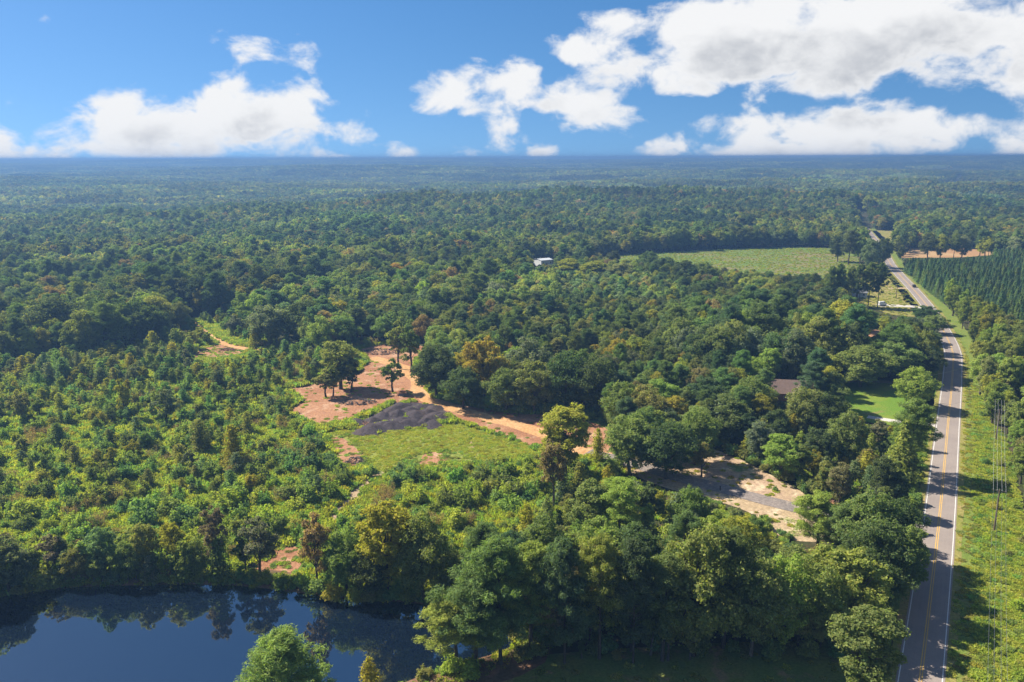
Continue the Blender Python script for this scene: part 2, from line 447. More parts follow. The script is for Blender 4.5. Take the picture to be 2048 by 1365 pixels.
PX = {
 'pond': [(-600,1280),(-150,1216),(0,1193),(120,1176),(260,1168),(400,1166),(520,1170),(600,1184),(680,1200),(770,1203),(880,1206),(960,1240),(1050,1290),(1062,1308),(960,1322),(875,1335),(800,1368),(720,1400),(600,1432),(400,1470),(100,1520),(-600,1560)],
 'meadow': [(-300,790),(-60,742),(60,728),(180,716),(300,700),(360,668),(385,640),(470,640),(560,690),(640,712),(720,688),(840,684),(862,772),(960,812),(1100,822),(1215,832),(1245,900),(1250,950),(1180,985),(1100,1010),(1090,1060),(1000,1110),(930,1150),(880,1190),(700,1192),(520,1168),(260,1163),(0,1188),(-300,1235),(-500,1000)],
 'clearing': [(572,778),(620,770),(665,764),(715,745),(738,722),(716,700),(760,690),(840,688),(852,702),(830,722),(828,742),(842,768),(860,792),(890,802),(940,813),(1010,826),(1090,829),(1190,838),(1232,852),(1238,905),(1195,918),(1130,918),(1080,895),(1040,884),(990,866),(950,852),(905,840),(880,822),(830,803),(790,803),(735,826),(690,845),(640,853),(598,838),(578,822),(604,800)],
 'mounds': [(706,842),(765,822),(790,802),(845,804),(885,816),(908,838),(855,858),(780,866),(730,870)],
 'pad': [(380,708),(398,693),(446,686),(506,697),(482,713),(424,720),(384,720)],
 'grass_patch': [(640,865),(700,858),(760,862),(850,852),(915,845),(985,868),(1060,890),(1085,908),(1040,925),(930,928),(850,938),(760,945),(715,935),(690,905)],
 'patch_a': [(795,918),(850,904),(905,903),(960,912),(935,925),(880,932),(825,934)],
 'patch_b': [(650,872),(692,868),(715,890),(735,920),(712,945),(680,938),(664,905)],
 'shore_dirt': [(535,1095),(600,1085),(630,1110),(612,1150),(575,1172),(510,1168),(440,1162),(500,1135)],
 'straw': [(1230,915),(1310,925),(1370,902),(1420,890),(1480,912),(1530,942),(1590,972),(1630,1000),(1700,1028),(1720,1060),(1640,1090),(1575,1085),(1540,1060),(1535,1036),(1440,1003),(1340,980),(1240,945)],
 'lawn': [(1640,775),(1700,762),(1790,762),(1882,768),(1886,800),(1872,852),(1770,852),(1700,838),(1650,810)],
 'field': [(1120,521),(1190,514),(1290,508),(1430,499),(1600,494),(1690,498),(1720,520),(1745,560),(1745,590),(1700,590),(1640,575),(1520,566),(1400,556),(1300,548),(1190,534)],
 'tan_field': [(1795,516),(1818,500),(1850,495),(1985,500),(1990,510),(1930,515),(1860,516)],
 'roadside': [(1700,590),(1720,540),(1740,505),(1765,500),(1800,540),(1850,600),(1862,628),(1820,635),(1770,630),(1735,612)],
 'far_yard': [(1720,478),(1745,462),(1790,460),(1800,490),(1770,505),(1735,500)],
 'near_lawn': [(800,1368),(880,1335),(960,1322),(1060,1308),(1160,1300),(1400,1292),(1560,1285),(1700,1280),(1780,1290),(1740,1500),(700,1500)],
 'plantation': [(1812,548),(1842,521),(1930,518),(2000,517),(2120,524),(2350,640),(2260,720),(2048,700),(1990,668),(1925,632),(1880,604),(1845,575)],
 'thicket': [(930,1150),(1000,1110),(1090,1060),(1100,1010),(1180,985),(1250,955),(1340,985),(1440,1008),(1530,1042),(1545,1070),(1600,1095),(1500,1140),(1300,1170),(1000,1180)],
 'grove': [(1470,905),(1560,870),(1690,845),(1780,856),(1860,856),(1850,930),(1830,1010),(1720,1020),(1630,990),(1540,935)],
 'clay_cut': [(1640,672),(1690,664),(1760,658),(1775,668),(1740,676),(1690,684),(1650,690)],
}
PL = {k: GP(v) for k, v in PX.items()}
ROAD_PX = [(1905,750),(1904,700),(1880,650),(1862,622),(1832,585),(1801,552),(1782,530),(1768,505),(1757,488)]
road_pts = [(14.0, 24.0), (64.7, 111.2), (98.0, 169.0), (133.0, 231.0)] + GP(ROAD_PX) + [(430, 980), (520, 1200)]
ROAD, road_q = resample(road_pts, 3.0)
TRACK, track_q = resample(GP([(742,716),(798,733),(832,757),(850,795),(925,823),(1010,845),(1085,868),(1150,898),(1215,914)]), 2.0)
TRACK2, track2_q = resample(GP([(372,637),(392,650),(408,662),(432,680),(470,694),(520,702),(575,706)]), 2.0)
TRAIL, trail_q = resample(GP([(762,945),(735,968),(706,995),(682,1022),(668,1045)]), 2.0)
DRIVE, drive_q = resample(GP([(1175,905),(1260,926),(1340,951),(1440,977),(1540,1004),(1620,1023),(1700,1040),(1780,1052),(1848,1058)]), 2.0)
VERGE_E = [np.array(G(*p)) for p in [(2260,1500),(2200,1365),(2105,1200),(2052,1060),(2030,960),(2014,880),(1976,842),(1958,790),(1940,740),(1928,690),(1912,665)]]
verge_poly = [tuple(p) for p in ROAD[ROAD[:, 1] < 375]] + [tuple(p) for p in VERGE_E[::-1]]

def hills(x, y):
    r = np.hypot(x, y)
    gate = np.clip((r - 1040) / 150, 0, 1)
    near = np.clip((r - 1040) / 900, 0, 1); near = near * near * (3 - 2 * near)
    far = np.clip((r - 2500) / 4500, 0, 1)
    h = near * (9 * np.sin(x / 420 + y / 610 + .6) * np.sin(y / 470 - x / 1500 + 1.9) - 6 * np.sin(y / 300 + x / 900))
    h += near * 7 * np.sin((y - .25 * x) / 190 + .5 * np.sin(x / 330)) * np.exp(-((r - 1400) / 700) ** 2)
    h += far * (14 * np.sin(x / 1900 + 1.1) * np.sin(y / 1700 + .4) + 9 * np.sin((y + .4 * x) / 900) + 6 * np.sin(x / 760 - y / 2300))
    h += gate * 22 * np.exp(-((r - 1240 - .12 * x) / 150) ** 2) * (.55 + .45 * np.sin(x / 210 + 1)) - gate * 12 * np.exp(-((r - 1620 - .2 * x) / 330) ** 2)
    h += gate * 20 * np.exp(-((r - 2250 + .25 * x) / 260) ** 2) * (.5 + .5 * np.sin(x / 480)) + 18 * np.exp(-((r - 3900 - .3 * x) / 380) ** 2) * (.5 + .5 * np.sin(x / 900 + 2))
    rise = np.clip((r - 2600) / 3900, 0, 1)
    return np.minimum(h - near * 3 + 50 * rise ** 1.25, 60)

# ------------------------------------------------------------------ ground sheet to the horizon
ys = np.concatenate([[-400, -150, 0, 300, 600, 760], np.arange(820, 3000, 30), np.arange(3000, 9001, 200)])
xs = np.concatenate([-np.arange(0, 1500, 60)[::-1], np.arange(60, 1500, 60)])
xs = np.concatenate([-np.arange(1500, 7001, 220)[::-1], xs, np.arange(1500, 7001, 220)])
gx, gy = np.meshgrid(xs, ys)
V = np.stack([gx.ravel(), gy.ravel(), hills(gx.ravel(), gy.ravel())], 1)
nx, ny = len(xs), len(ys)
ii = (np.arange(ny - 1)[:, None] * nx + np.arange(nx - 1)[None]).ravel()
go = link(bpy.data.objects.new('ground', mesh_np('ground', V, quads=np.stack([ii, ii + 1, ii + nx + 1, ii + nx], 1), mats=[M['forest_floor']])))
tag(go, kind='structure')

sheet('meadow', PX['meadow'], 'scrub_ground', .02, 1.2, 4)
sheet('road_verge', verge_poly, 'verge_grass', .02, 0, 4, world=True)
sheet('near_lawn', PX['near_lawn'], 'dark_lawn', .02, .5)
sheet('green_field', PX['field'], 'field_crop', .02, 1.5, 6)
sheet('tan_field', PX['tan_field'], 'tan_field', .03, 1.0, 6)
sheet('roadside_grass', PX['roadside'], 'dry_verge', .03, .8)
sheet('far_yard', PX['far_yard'], 'dry_verge', .03, .8)
sheet('house_lawn', PX['lawn'], 'lawn_grass', .03, .5)
sheet('clay_cut', PX['clay_cut'], 'soil', .03, .8)
sheet('straw_bank', PX['straw'], 'straw_soil', .04, .7)
sheet('grass_patch', PX['grass_patch'], 'bright_grass', .04, 1.2)
sheet('dirt_clearing', PX['clearing'], 'soil', .06, 1.0)
sheet('gravel_yard', PX['mounds'], 'gravel', .075, .8)
sheet('dirt_pad', PX['pad'], 'soil', .06, .8)
sheet('bare_patch', PX['patch_a'], 'soil', .08, 2.0, seed=3)
sheet('bare_patch', PX['patch_b'], 'soil', .08, .8, seed=5)
sheet('shore_dirt', PX['shore_dirt'], 'soil', .05, 1.5)
ribbon('dirt_track', TRACK, track_q, -3.2, 3.2, 'track_soil', .09, jit=.9, seed=1)
ribbon('farm_track', TRACK2, track2_q, -2.2, 2.2, 'track_soil', .09, jit=.5, seed=2)
ribbon('footpath', TRAIL, trail_q, -2.0, 2.0, 'straw_soil', .08, jit=.6, seed=3)
ribbon('driveway', DRIVE, drive_q, -2.7, 2.7, 'millings', .10, jit=.25, seed=4)
l, q = resample(GP([(1625,768),(1700,763),(1790,765),(1850,769),(1893,776)]), 2.0); ribbon('sand_drive', l, q, -1.7, 1.7, 'straw_soil', .06, jit=.4, seed=6)
l, q = resample(GP([(1735,834),(1790,843),(1840,849),(1880,852)]), 2.0); ribbon('concrete_drive', l, q, -1.6, 1.6, 'concrete', .06, jit=.1, seed=7)
l, q = resample(GP([(1755,612),(1790,612),(1830,614),(1858,618)]), 3.0); ribbon('side_drive', l, q, -3.2, 3.2, 'concrete', .06, jit=.3, seed=8)
l, q = resample(GP([(1775,577),(1800,577),(1822,577)]), 3.0); ribbon('field_drive', l, q, -2.5, 2.5, 'straw_soil', .06, jit=.3, seed=9)
ribbon('roadside_strip', ROAD, road_q, 4.6, 10.5, 'verge_grass', .03, jit=.8, seed=12)
ribbon('roadside_strip', ROAD, road_q, -9.5, -4.6, 'verge_grass', .03, jit=.8, seed=13)
rd = ribbon('road', ROAD, road_q, -3.45, 3.45, 'asphalt', .07)
ribbon('edge_line', ROAD, road_q, -3.15, -2.99, 'white_line', .083, rd)
ribbon('edge_line', ROAD, road_q, 2.99, 3.15, 'white_line', .083, rd)
ribbon('centre_line', ROAD, road_q, -.26, -.11, 'yellow_line', .083, rd)
ribbon('centre_line', ROAD, road_q, .11, .26, 'yellow_line', .083, rd)
ribbon('road_shoulder', ROAD, road_q, 3.3, 4.9, 'dry_verge', .05, jit=.3, seed=10)
ribbon('road_shoulder', ROAD, road_q, -4.9, -3.3, 'dry_verge', .05, jit=.3, seed=11)

# pond: water sheet with a low earth bank round it
pp = jag(smooth_closed(dens(PL['pond'], True, 3.0), 4), .5, 12)
bm = bmesh.new(); f = bm.faces.new([bm.verts.new((x, y, .12)) for x, y in pp])
bmesh.ops.triangulate(bm, faces=[f]); bm.normal_update()
for f in bm.faces:
    if f.normal.z < 0: f.normal_flip()
tag(bm_obj('pond_water', bm, M['water']), kind='structure')
T = np.roll(pp, -1, 0) - np.roll(pp, 1, 0); T /= np.linalg.norm(T, axis=1)[:, None]
Nn = np.stack([T[:, 1], -T[:, 0]], 1)
if inside(pp[:1] + Nn[:1] * 1.5, pp)[0]: Nn = -Nn
Vb = []; prof = [(-.6, .05), (.3, .25), (1.2, .45), (3.0, .4), (7.0, .01)]
for o_, z_ in prof: Vb.append(np.column_stack([pp + Nn * o_, np.full(len(pp), z_)]))
n = len(pp); Q = []
for k in range(len(prof) - 1):
    a = np.arange(n); b = (a + 1) % n
    Q.append(np.stack([k * n + a, k * n + b, (k + 1) * n + b, (k + 1) * n + a], 1))
ob = link(bpy.data.objects.new('pond_bank', mesh_np('pond_bank', np.concatenate(Vb), quads=np.concatenate(Q), mats=[M['shore_mud']]))); tag(ob, kind='structure')

# ------------------------------------------------------------------ tree prototypes
def unit(v): return v / np.maximum(np.linalg.norm(v, axis=-1, keepdims=True), 1e-9)
def leaf_quads(C, N, size, aspect, r, spread=.6, fold=0):
    n = len(C)
    N = unit(N + r.normal(size=(n, 3)) * spread)
    t = unit(np.cross(N, unit(r.normal(size=(n, 3)))))
    b = np.cross(N, t)
    s = (size * r.uniform(.6, 1.35, n))[:, None]
    V = np.stack([C - t * s, C - b * s * aspect + N * s * .15, C + t * s, C + b * s * aspect + N * s * .15], 1).reshape(-1, 3)
    Q = np.arange(n * 4).reshape(n, 4)
    return V, Q
def leafvar(n, r, k=4, lo=.72, hi=1.3):
    v = r.uniform(lo, hi, n); h = r.normal(size=n) * .06
    c = np.stack([v * (1 + h), v, v * (1 - h), np.ones(n)], 1)
    return np.repeat(c, k, 0)
def sph(n, r):
    return unit(r.normal(size=(n, 3)))
def trunk_tubes(segs):
    """segs: list of (p0,p1,r0,r1) -> one mesh arrays"""
    Vs, Qs = [], []; o = 0; n = 6
    for p0, p1, r0, r1 in segs:
        p0, p1 = np.array(p0, float), np.array(p1, float); d = unit(p1 - p0)
        a = unit(np.cross(d, [.3, .9, .31])); b = np.cross(d, a)
        an = np.arange(n) * 2 * math.pi / n
        ring = np.cos(an)[:, None] * a + np.sin(an)[:, None] * b
        Vs += [p0 + ring * r0, p1 + ring * r1]
        i = np.arange(n); j = (i + 1) % n
        Qs.append(np.stack([o + i, o + j, o + n + j, o + n + i], 1)); o += 2 * n
    return np.concatenate(Vs), np.concatenate(Qs)
class Proto:
    """crown arrays + trunk arrays of one tree form; h height, r crown radius"""
    def __init__(s, name, h, r, cv, cq, var, tv, tq, leafmat, barkmat='bark'):
        s.name, s.h, s.r = name, h, r
        cm = mesh_np(name + '_crown', cv, quads=cq, mats=[M[leafmat]]); pt_attr(cm, 'leafvar', 'FLOAT_COLOR', var.astype(np.float32)); s.crown = cm
        s.trunk = mesh_np(name + '_trunk', tv, quads=tq, mats=[M[barkmat]]) if tv is not None else None
        if tv is not None:
            V = np.concatenate([cv, tv]); Qq = np.concatenate([cq, tq + len(cv)])
            mi = np.concatenate([np.zeros(len(cq)), np.ones(len(tq))])
            j = mesh_np(name + '_whole', V, quads=Qq, mats=[M[leafmat], M[barkmat]], midx=mi)
            pt_attr(j, 'leafvar', 'FLOAT_COLOR', np.concatenate([var, np.ones((len(tv), 4))]).astype(np.float32))
            s.whole = j
        else: s.whole = cm
def lobes_oak(r, h, rad, low, n, shape):
    """lobe centres and radii spread through a crown envelope"""
    L = []
    cz, rz = (h + low) / 2, (h - low) / 2
    k = 0
    while len(L) < n and k < 4000:
        k += 1
        d = sph(1, r)[0]; q = r.uniform(.42, .93)
        z = d[2] * q
        w = shape(z)
        lr = r.uniform(.15, .36) * rad * (1.0 if z < .5 else .85)
        c = np.array([d[0] * q * rad * w, d[1] * q * rad * w, cz + z * rz])
        if all(np.linalg.norm((c - c2) / [1, 1, 1.1]) > .46 * (lr + r2) for c2, r2 in L): L.append((c, lr))
    return L
def make_broadleaf(name, seed, h=18, rad=5.5, low=4, nl=30, leaves=9000, size=.30, shape=lambda z: 1.0, squash=.95, sub=5, gap=.0):
    r = np.random.default_rng(seed)
    L = lobes_oak(r, h - .12 * rad, rad, low, nl, shape)
    A = np.array([lr ** 2 for _, lr in L]); cnt = (leaves * A / A.sum()).astype(int)
    Cs, Ns = [], []
    for (c, lr), n in zip(L, cnt):
        # every lobe is itself lumpy: a handful of sprays round it
        ns = sub + r.integers(0, 4); D = sph(ns, r); D[:, 2] = np.abs(D[:, 2]) * .9 - .25; D = unit(D)
        for d in D:
            k = n // ns
            cc = c + d * lr * .62 * np.array([1, 1, squash])
            e = sph(k, r); e = unit(e + d * .75 + np.array([0, 0, .25]))
            q = lr * .60 * np.where(r.uniform(size=k) < .8, r.uniform(.55, 1.1, k), r.uniform(.9, 1.6, k))[:, None]
            Cs.append(cc + e * q * np.array([1, 1, squash])); Ns.append(unit(e + [0, 0, .35]))
    C = np.concatenate(Cs); N = np.concatenate(Ns)
    C[:, 2] = np.maximum(C[:, 2], .4)
    cv, cq = leaf_quads(C, N, size, .62, r)
    segs = []; lean = r.normal(size=2) * .4
    tr = h * .017
    p = np.array([0, 0, -.3]); top = np.array([lean[0], lean[1], low + .55 * (h - low)])
    prev, pr = p, tr * 1.35
    for s in (.33, .66, 1):
        nx_ = p + (top - p) * s + np.r_[r.normal(size=2) * .15, 0]; nr = tr * (1.2 - .75 * s)
        segs.append((prev, nx_, pr, nr)); prev, pr = nx_, nr
    for c, lr in L[:16]:
        f = r.uniform(.35, .95); b = p + (top - p) * f
        mid = (b + c) / 2 + [0, 0, -.3]
        segs.append((b, mid, tr * .42, tr * .28)); segs.append((mid, c, tr * .28, tr * .1))
    tv, tq = trunk_tubes(segs)
    return Proto(name, h, rad, cv, cq, leafvar(len(cq), r), tv, tq, 'leaf', 'pale_bark' if seed % 2 else 'bark')
def make_pine(name, seed, h=23, rad=4.6, low=8.0, nb=84, per=250, size=.30):
    """loblolly: bare lower trunk, whorled limbs ending in rounded needle tufts"""
    r = np.random.default_rng(seed)
    Cs, Ns = [], []; segs = []
    bend = r.normal(size=2) * .5
    def axis(z): s = z / h; return np.array([bend[0] * s * s * 2, bend[1] * s * s * 2, z])
    tr = h * .0125; zz = np.linspace(-.3, h * .96, 7)
    for a, b in zip(zz[:-1], zz[1:]): segs.append((axis(a), axis(b), tr * (1.25 - 1.1 * a / h), tr * (1.25 - 1.1 * b / h)))
    for i in range(nb):
        s = (i + r.uniform(0, 1)) / nb; s = s ** .85
        z = low + (h - low) * s
        env = rad * (math.sin(math.pi * min(1, .22 + .80 * s)) ** .75 * .95 + .10) * r.uniform(.62, 1.1)
        if s > .96: env *= .5
        a = r.uniform(0, 2 * math.pi); d = np.array([math.cos(a), math.sin(a), r.uniform(.05, .32) + .3 * s])
        b0 = axis(z - .6); tip = axis(z) + d * env
        if i % 2 == 0: segs.append((b0, tip, tr * .28, tr * .08))
        for q in ((1.0, 1.0), (.72, .8), (.45, .7)) if env > 1.6 else ((1.0, 1.0),):
            c = b0 + (tip - b0) * q[0] + r.normal(size=3) * [.45, .45, .25]
            n = int(per * q[1] * .5); e = sph(n, r)
            rr = (1.05 if env > 1.6 else .85) * r.uniform(.8, 1.25)
            Cs.append(c + e * r.uniform(.35, 1.0, n)[:, None] * rr * [1, 1, .72]); Ns.append(unit(e * .8 + [0, 0, .6]))
    C = np.concatenate(Cs); N = np.concatenate(Ns)
    cv, cq = leaf_quads(C, N, size, .33 if size > .5 else .19, r, .8)
    tv, tq = trunk_tubes(segs)
    return Proto(name, h, rad, cv, cq, leafvar(len(cq), r, lo=.7, hi=1.35), tv, tq, 'needle', 'bark')
def make_cone(name, seed, h=12, rad=2.4, low=.8, leaves=4200, size=.26, power=.9, needle=True, ragged=.25, asp=.36):
    """young conical tree: plantation pine or slender sapling"""
    r = np.random.default_rng(seed)
    nb = 60; Cs, Ns = [], []; segs = [((0, 0, -.2), (0, 0, h * .95), h * .011, .02)]
    for i in range(nb):
        s = (i + r.uniform()) / nb; z = low + (h - low) * s ** 1.1
        env = rad * ((1 - s) ** power * .95 + .06) * r.uniform(1 - ragged, 1 + ragged)
        a = i * 2.4 + r.uniform(-.4, .4)
        d = np.array([math.cos(a), math.sin(a), .35])
        tip = np.array([0, 0, z]) + d * env
        k = max(8, int(leaves / nb * (.35 + 1.2 * (1 - s))))
        f = r.uniform(.25, 1.05, k)[:, None]
        e = sph(k, r) * (.24 * env + .22)
        Cs.append(np.array([0, 0, z]) + (tip - [0, 0, z]) * f + e * [1, 1, .8]); Ns.append(unit(e * .8 + d * .6 + [0, 0, .5]))
        if i % 3 == 0: segs.append(((0, 0, z - .2), tip, h * .003, .01))
    C = np.concatenate(Cs); N = np.concatenate(Ns); C[:, 2] = np.clip(C[:, 2], .05, h)
    cv, cq = leaf_quads(C, N, size, asp, r, .6)
    tv, tq = trunk_tubes(segs)
    return Proto(name, h, rad, cv, cq, leafvar(len(cq), r), tv, tq, 'needle' if needle else 'leaf')
def make_bush(name, seed, h=2.6, rad=1.7, leaves=1500, size=.17, nl=8):
    r = np.random.default_rng(seed); Cs, Ns = [], []
    for i in range(nl):
        a = r.uniform(0, 6.28); q = rad * r.uniform(.1, .62); lr = rad * r.uniform(.38, .6)
        z = h * r.uniform(.25, .75) * (1 - .35 * q / rad)
        k = leaves // nl; e = sph(k, r); e[:, 2] = np.abs(e[:, 2]) * .95 - .15
        Cs.append(np.array([math.cos(a) * q, math.sin(a) * q, z]) + e * lr * r.uniform(.6, 1.15, k)[:, None]); Ns.append(unit(e + [0, 0, .4]))
    # a few shoots that break the outline
    for i in range(7):
        a = r.uniform(0, 6.28); q = rad * r.uniform(.1, .8); k = leaves // 40; zz = r.uniform(.3, 1.12, k) * h
        Cs.append(np.stack([math.cos(a) * q + r.normal(size=k) * .12, math.sin(a) * q + r.normal(size=k) * .12, zz], 1)); Ns.append(unit(r.normal(size=(k, 3)) + [0, 0, .6]))
    C = np.concatenate(Cs); C[:, 2] = np.maximum(C[:, 2], .05)
    cv, cq = leaf_quads(C, np.concatenate(Ns), size, .6, r)
    return Proto(name, h, rad, cv, cq, leafvar(len(cq), r), None, None, 'leaf')
def make_weed(name, seed, h=.9, rad=.8, n=90):
    """clump of upright stems and blades"""
    r = np.random.default_rng(seed)
    a = r.uniform(0, 6.28, n); q = rad * np.sqrt(r.uniform(0, 1, n)); hh = h * r.uniform(.35, 1.0, n)
    B = np.stack([np.cos(a) * q, np.sin(a) * q, np.zeros(n)], 1); lean = r.normal(size=(n, 2)) * .18 * h
    Tp = B + np.column_stack([lean, hh]); side = unit(np.column_stack([r.normal(size=(n, 2)), np.zeros(n)])) * (.10 * r.uniform(.6, 1.6, n))[:, None]
    m = (B * .45 + Tp * .55)
    V = np.stack([B, m + side, Tp, m - side], 1).reshape(-1, 3); Qq = np.arange(4 * n).reshape(n, 4)
    k = n; C = np.stack([np.cos(a) * q * .9, np.sin(a) * q * .9, hh * .7], 1)
    v2, q2 = leaf_quads(C, np.tile([0, 0, 1.0], (k, 1)) + r.normal(size=(k, 3)) * .5, .15, .55, r)
    cv = np.concatenate([V, v2]); cq = np.concatenate([Qq, q2 + len(V)])
    return Proto(name, h, rad, cv, cq, leafvar(len(cq), r), None, None, 'leaf')
def make_bare(name, seed, h=5):
    """grey half-dead shrub, mostly twigs"""
    r = np.random.default_rng(seed); segs = []; tips = []
    for i in range(9):
        a = r.uniform(0, 6.28); d = unit(np.array([math.cos(a) * .5, math.sin(a) * .5, 1.0]) + r.normal(size=3) * .15)
        p = np.array([0, 0, -.1]); L = h * r.uniform(.55, .95)
        q = p + d * L; segs.append((p, q, .05, .02))
        for j in range(9):
            b = p + d * L * r.uniform(.35, 1); t = b + unit(d + r.normal(size=3) * .7) * h * r.uniform(.12, .3)
            segs.append((b, t, .022, .008)); tips.append(t)
            for k in range(3): e = t + unit(d + r.normal(size=3)) * h * .1; segs.append((t, e, .012, .006)); tips.append(e)
    tv, tq = trunk_tubes(segs)
    tips = np.array(tips); C = np.repeat(tips, 3, 0) + r.normal(size=(len(tips) * 3, 3)) * .2
    cv, cq = leaf_quads(C, r.normal(size=C.shape), .13, .6, r)
    return Proto(name, h, h * .42, cv, cq, leafvar(len(cq), r), tv, tq, 'leaf', 'pale_bark')

egg = lambda z: 1.0 - .25 * max(0, z) ** 2
tall = lambda z: .95 - .35 * max(0, z) - .1 * max(0, -z)
pear = lambda z: 1.0 - .45 * max(0, z) ** 1.5
P = {}
P['oak'] = [make_broadleaf(f'oak{i}', 11 + i, h=18, rad=5.6, low=2.2, nl=64, leaves=21000, size=.215, shape=egg, sub=6) for i in range(5)]
P['gum'] = [make_broadleaf(f'gum{i}', 31 + i, h=19, rad=4.2, low=2.2, nl=56, leaves=19000, size=.195, shape=[tall, pear, egg][i % 3], squash=1.0) for i in range(5)]
P['thin'] = [make_broadleaf(f'thin{i}', 51 + i, h=13, rad=2.8, low=2.2, nl=26, leaves=6500, size=.175, shape=tall, squash=1.0, sub=4) for i in range(4)]
P['pine'] = [make_pine(f'pine{i}', 71 + i) for i in range(4)]
P['rpine'] = [make_pine(f'rpine{i}', 81 + i, h=20, rad=5.2, low=4.5, nb=104, per=260) for i in range(2)]
P['ypine'] = [make_cone(f'ypine{i}', 91 + i) for i in range(3)]
P['sap'] = [make_cone(f'sap{i}', 101 + i, h=6.5, rad=1.5, low=.3, leaves=2600, size=.18, power=.5, needle=False, ragged=.5, asp=.6) for i in range(5)]
P['bush'] = [make_bush(f'bush{i}', 121 + i) for i in range(6)]
P['weed'] = [make_weed(f'weed{i}', 141 + i) for i in range(4)]
P['bare'] = [make_bare(f'bare{i}', 151 + i) for i in range(2)]
# light versions for the woods beyond half a kilometre
P['oak_lo'] = [make_broadleaf(f'oaklo{i}', 11 + i, h=18, rad=5.6, low=1.8, nl=44, leaves=2600, size=.54, shape=egg, sub=5) for i in range(5)]
P['gum_lo'] = [make_broadleaf(f'gumlo{i}', 31 + i, h=19, rad=4.2, low=1.8, nl=40, leaves=2300, size=.48, shape=[tall, pear, egg][i % 3], squash=1.0) for i in range(4)]
P['pine_lo'] = [make_pine(f'pinelo{i}', 71 + i, nb=50, per=44, size=.55) for i in range(3)]

# ------------------------------------------------------------------ colours of the leaves
TINT = {
 'dark':   (.086, .118, .046), 'mid': (.132, .170, .052), 'light': (.185, .222, .050), 'yellow': (.27, .262, .042),
 'gold':   (.32, .25, .045), 'olive': (.175, .185, .058), 'grey': (.135, .165, .085), 'rust': (.215, .165, .075), 'brown': (.155, .140, .085),
 'pine':   (.108, .152, .048), 'bpine': (.086, .138, .062), 'weed': (.250, .305, .052), 'lush': (.31, .35, .058), 'bushg': (.145, .215, .060), 'bushb': (.110, .180, .070)}
def tint_of(k, r, j=.14):
    c = np.array(TINT[k]) * np.array([1.58, 1.5, 1.55]) * (.9 if k in ('dark', 'bpine') else .86 if k in ('yellow', 'gold', 'lush', 'weed') else 1.0) * r.uniform(1 - j, 1 + j); c = c * (1 + r.normal(size=3) * .05)
    return np.clip(c, .004, .42)
COLWORD = {'dark': 'dark green', 'mid': 'green', 'light': 'light green', 'yellow': 'yellow-green', 'gold': 'golden', 'olive': 'olive green', 'grey': 'grey-green',
           'rust': 'rust-tinged', 'brown': 'brownish', 'pine': 'green', 'bpine': 'blue-green', 'weed': 'bright green', 'lush': 'bright green', 'bushg': 'green', 'bushb': 'deep green'}

# ------------------------------------------------------------------ every plant as a record
TREES = []   # kind, proto index, x, y, height, crown radius, tint key, label
def hero(kind, u, vb, vt, w, tk, label=None, z=0):
    x, y = G(u, vb)
    b = ab(u, vt)[1]
    K = y * (sP + b * cP) / (cP - b * sP); h = CAM_H - K
    um = proj(x, y, h * .6); zc = um[2]
    x += (u - um[0]) * zc / FPX
    TREES.append(dict(kind=kind, i=random.randrange(99), x=x, y=y, h=h, r=w / 2 * zc / FPX, tk=tk, label=label, hero=True))
H_ = hero
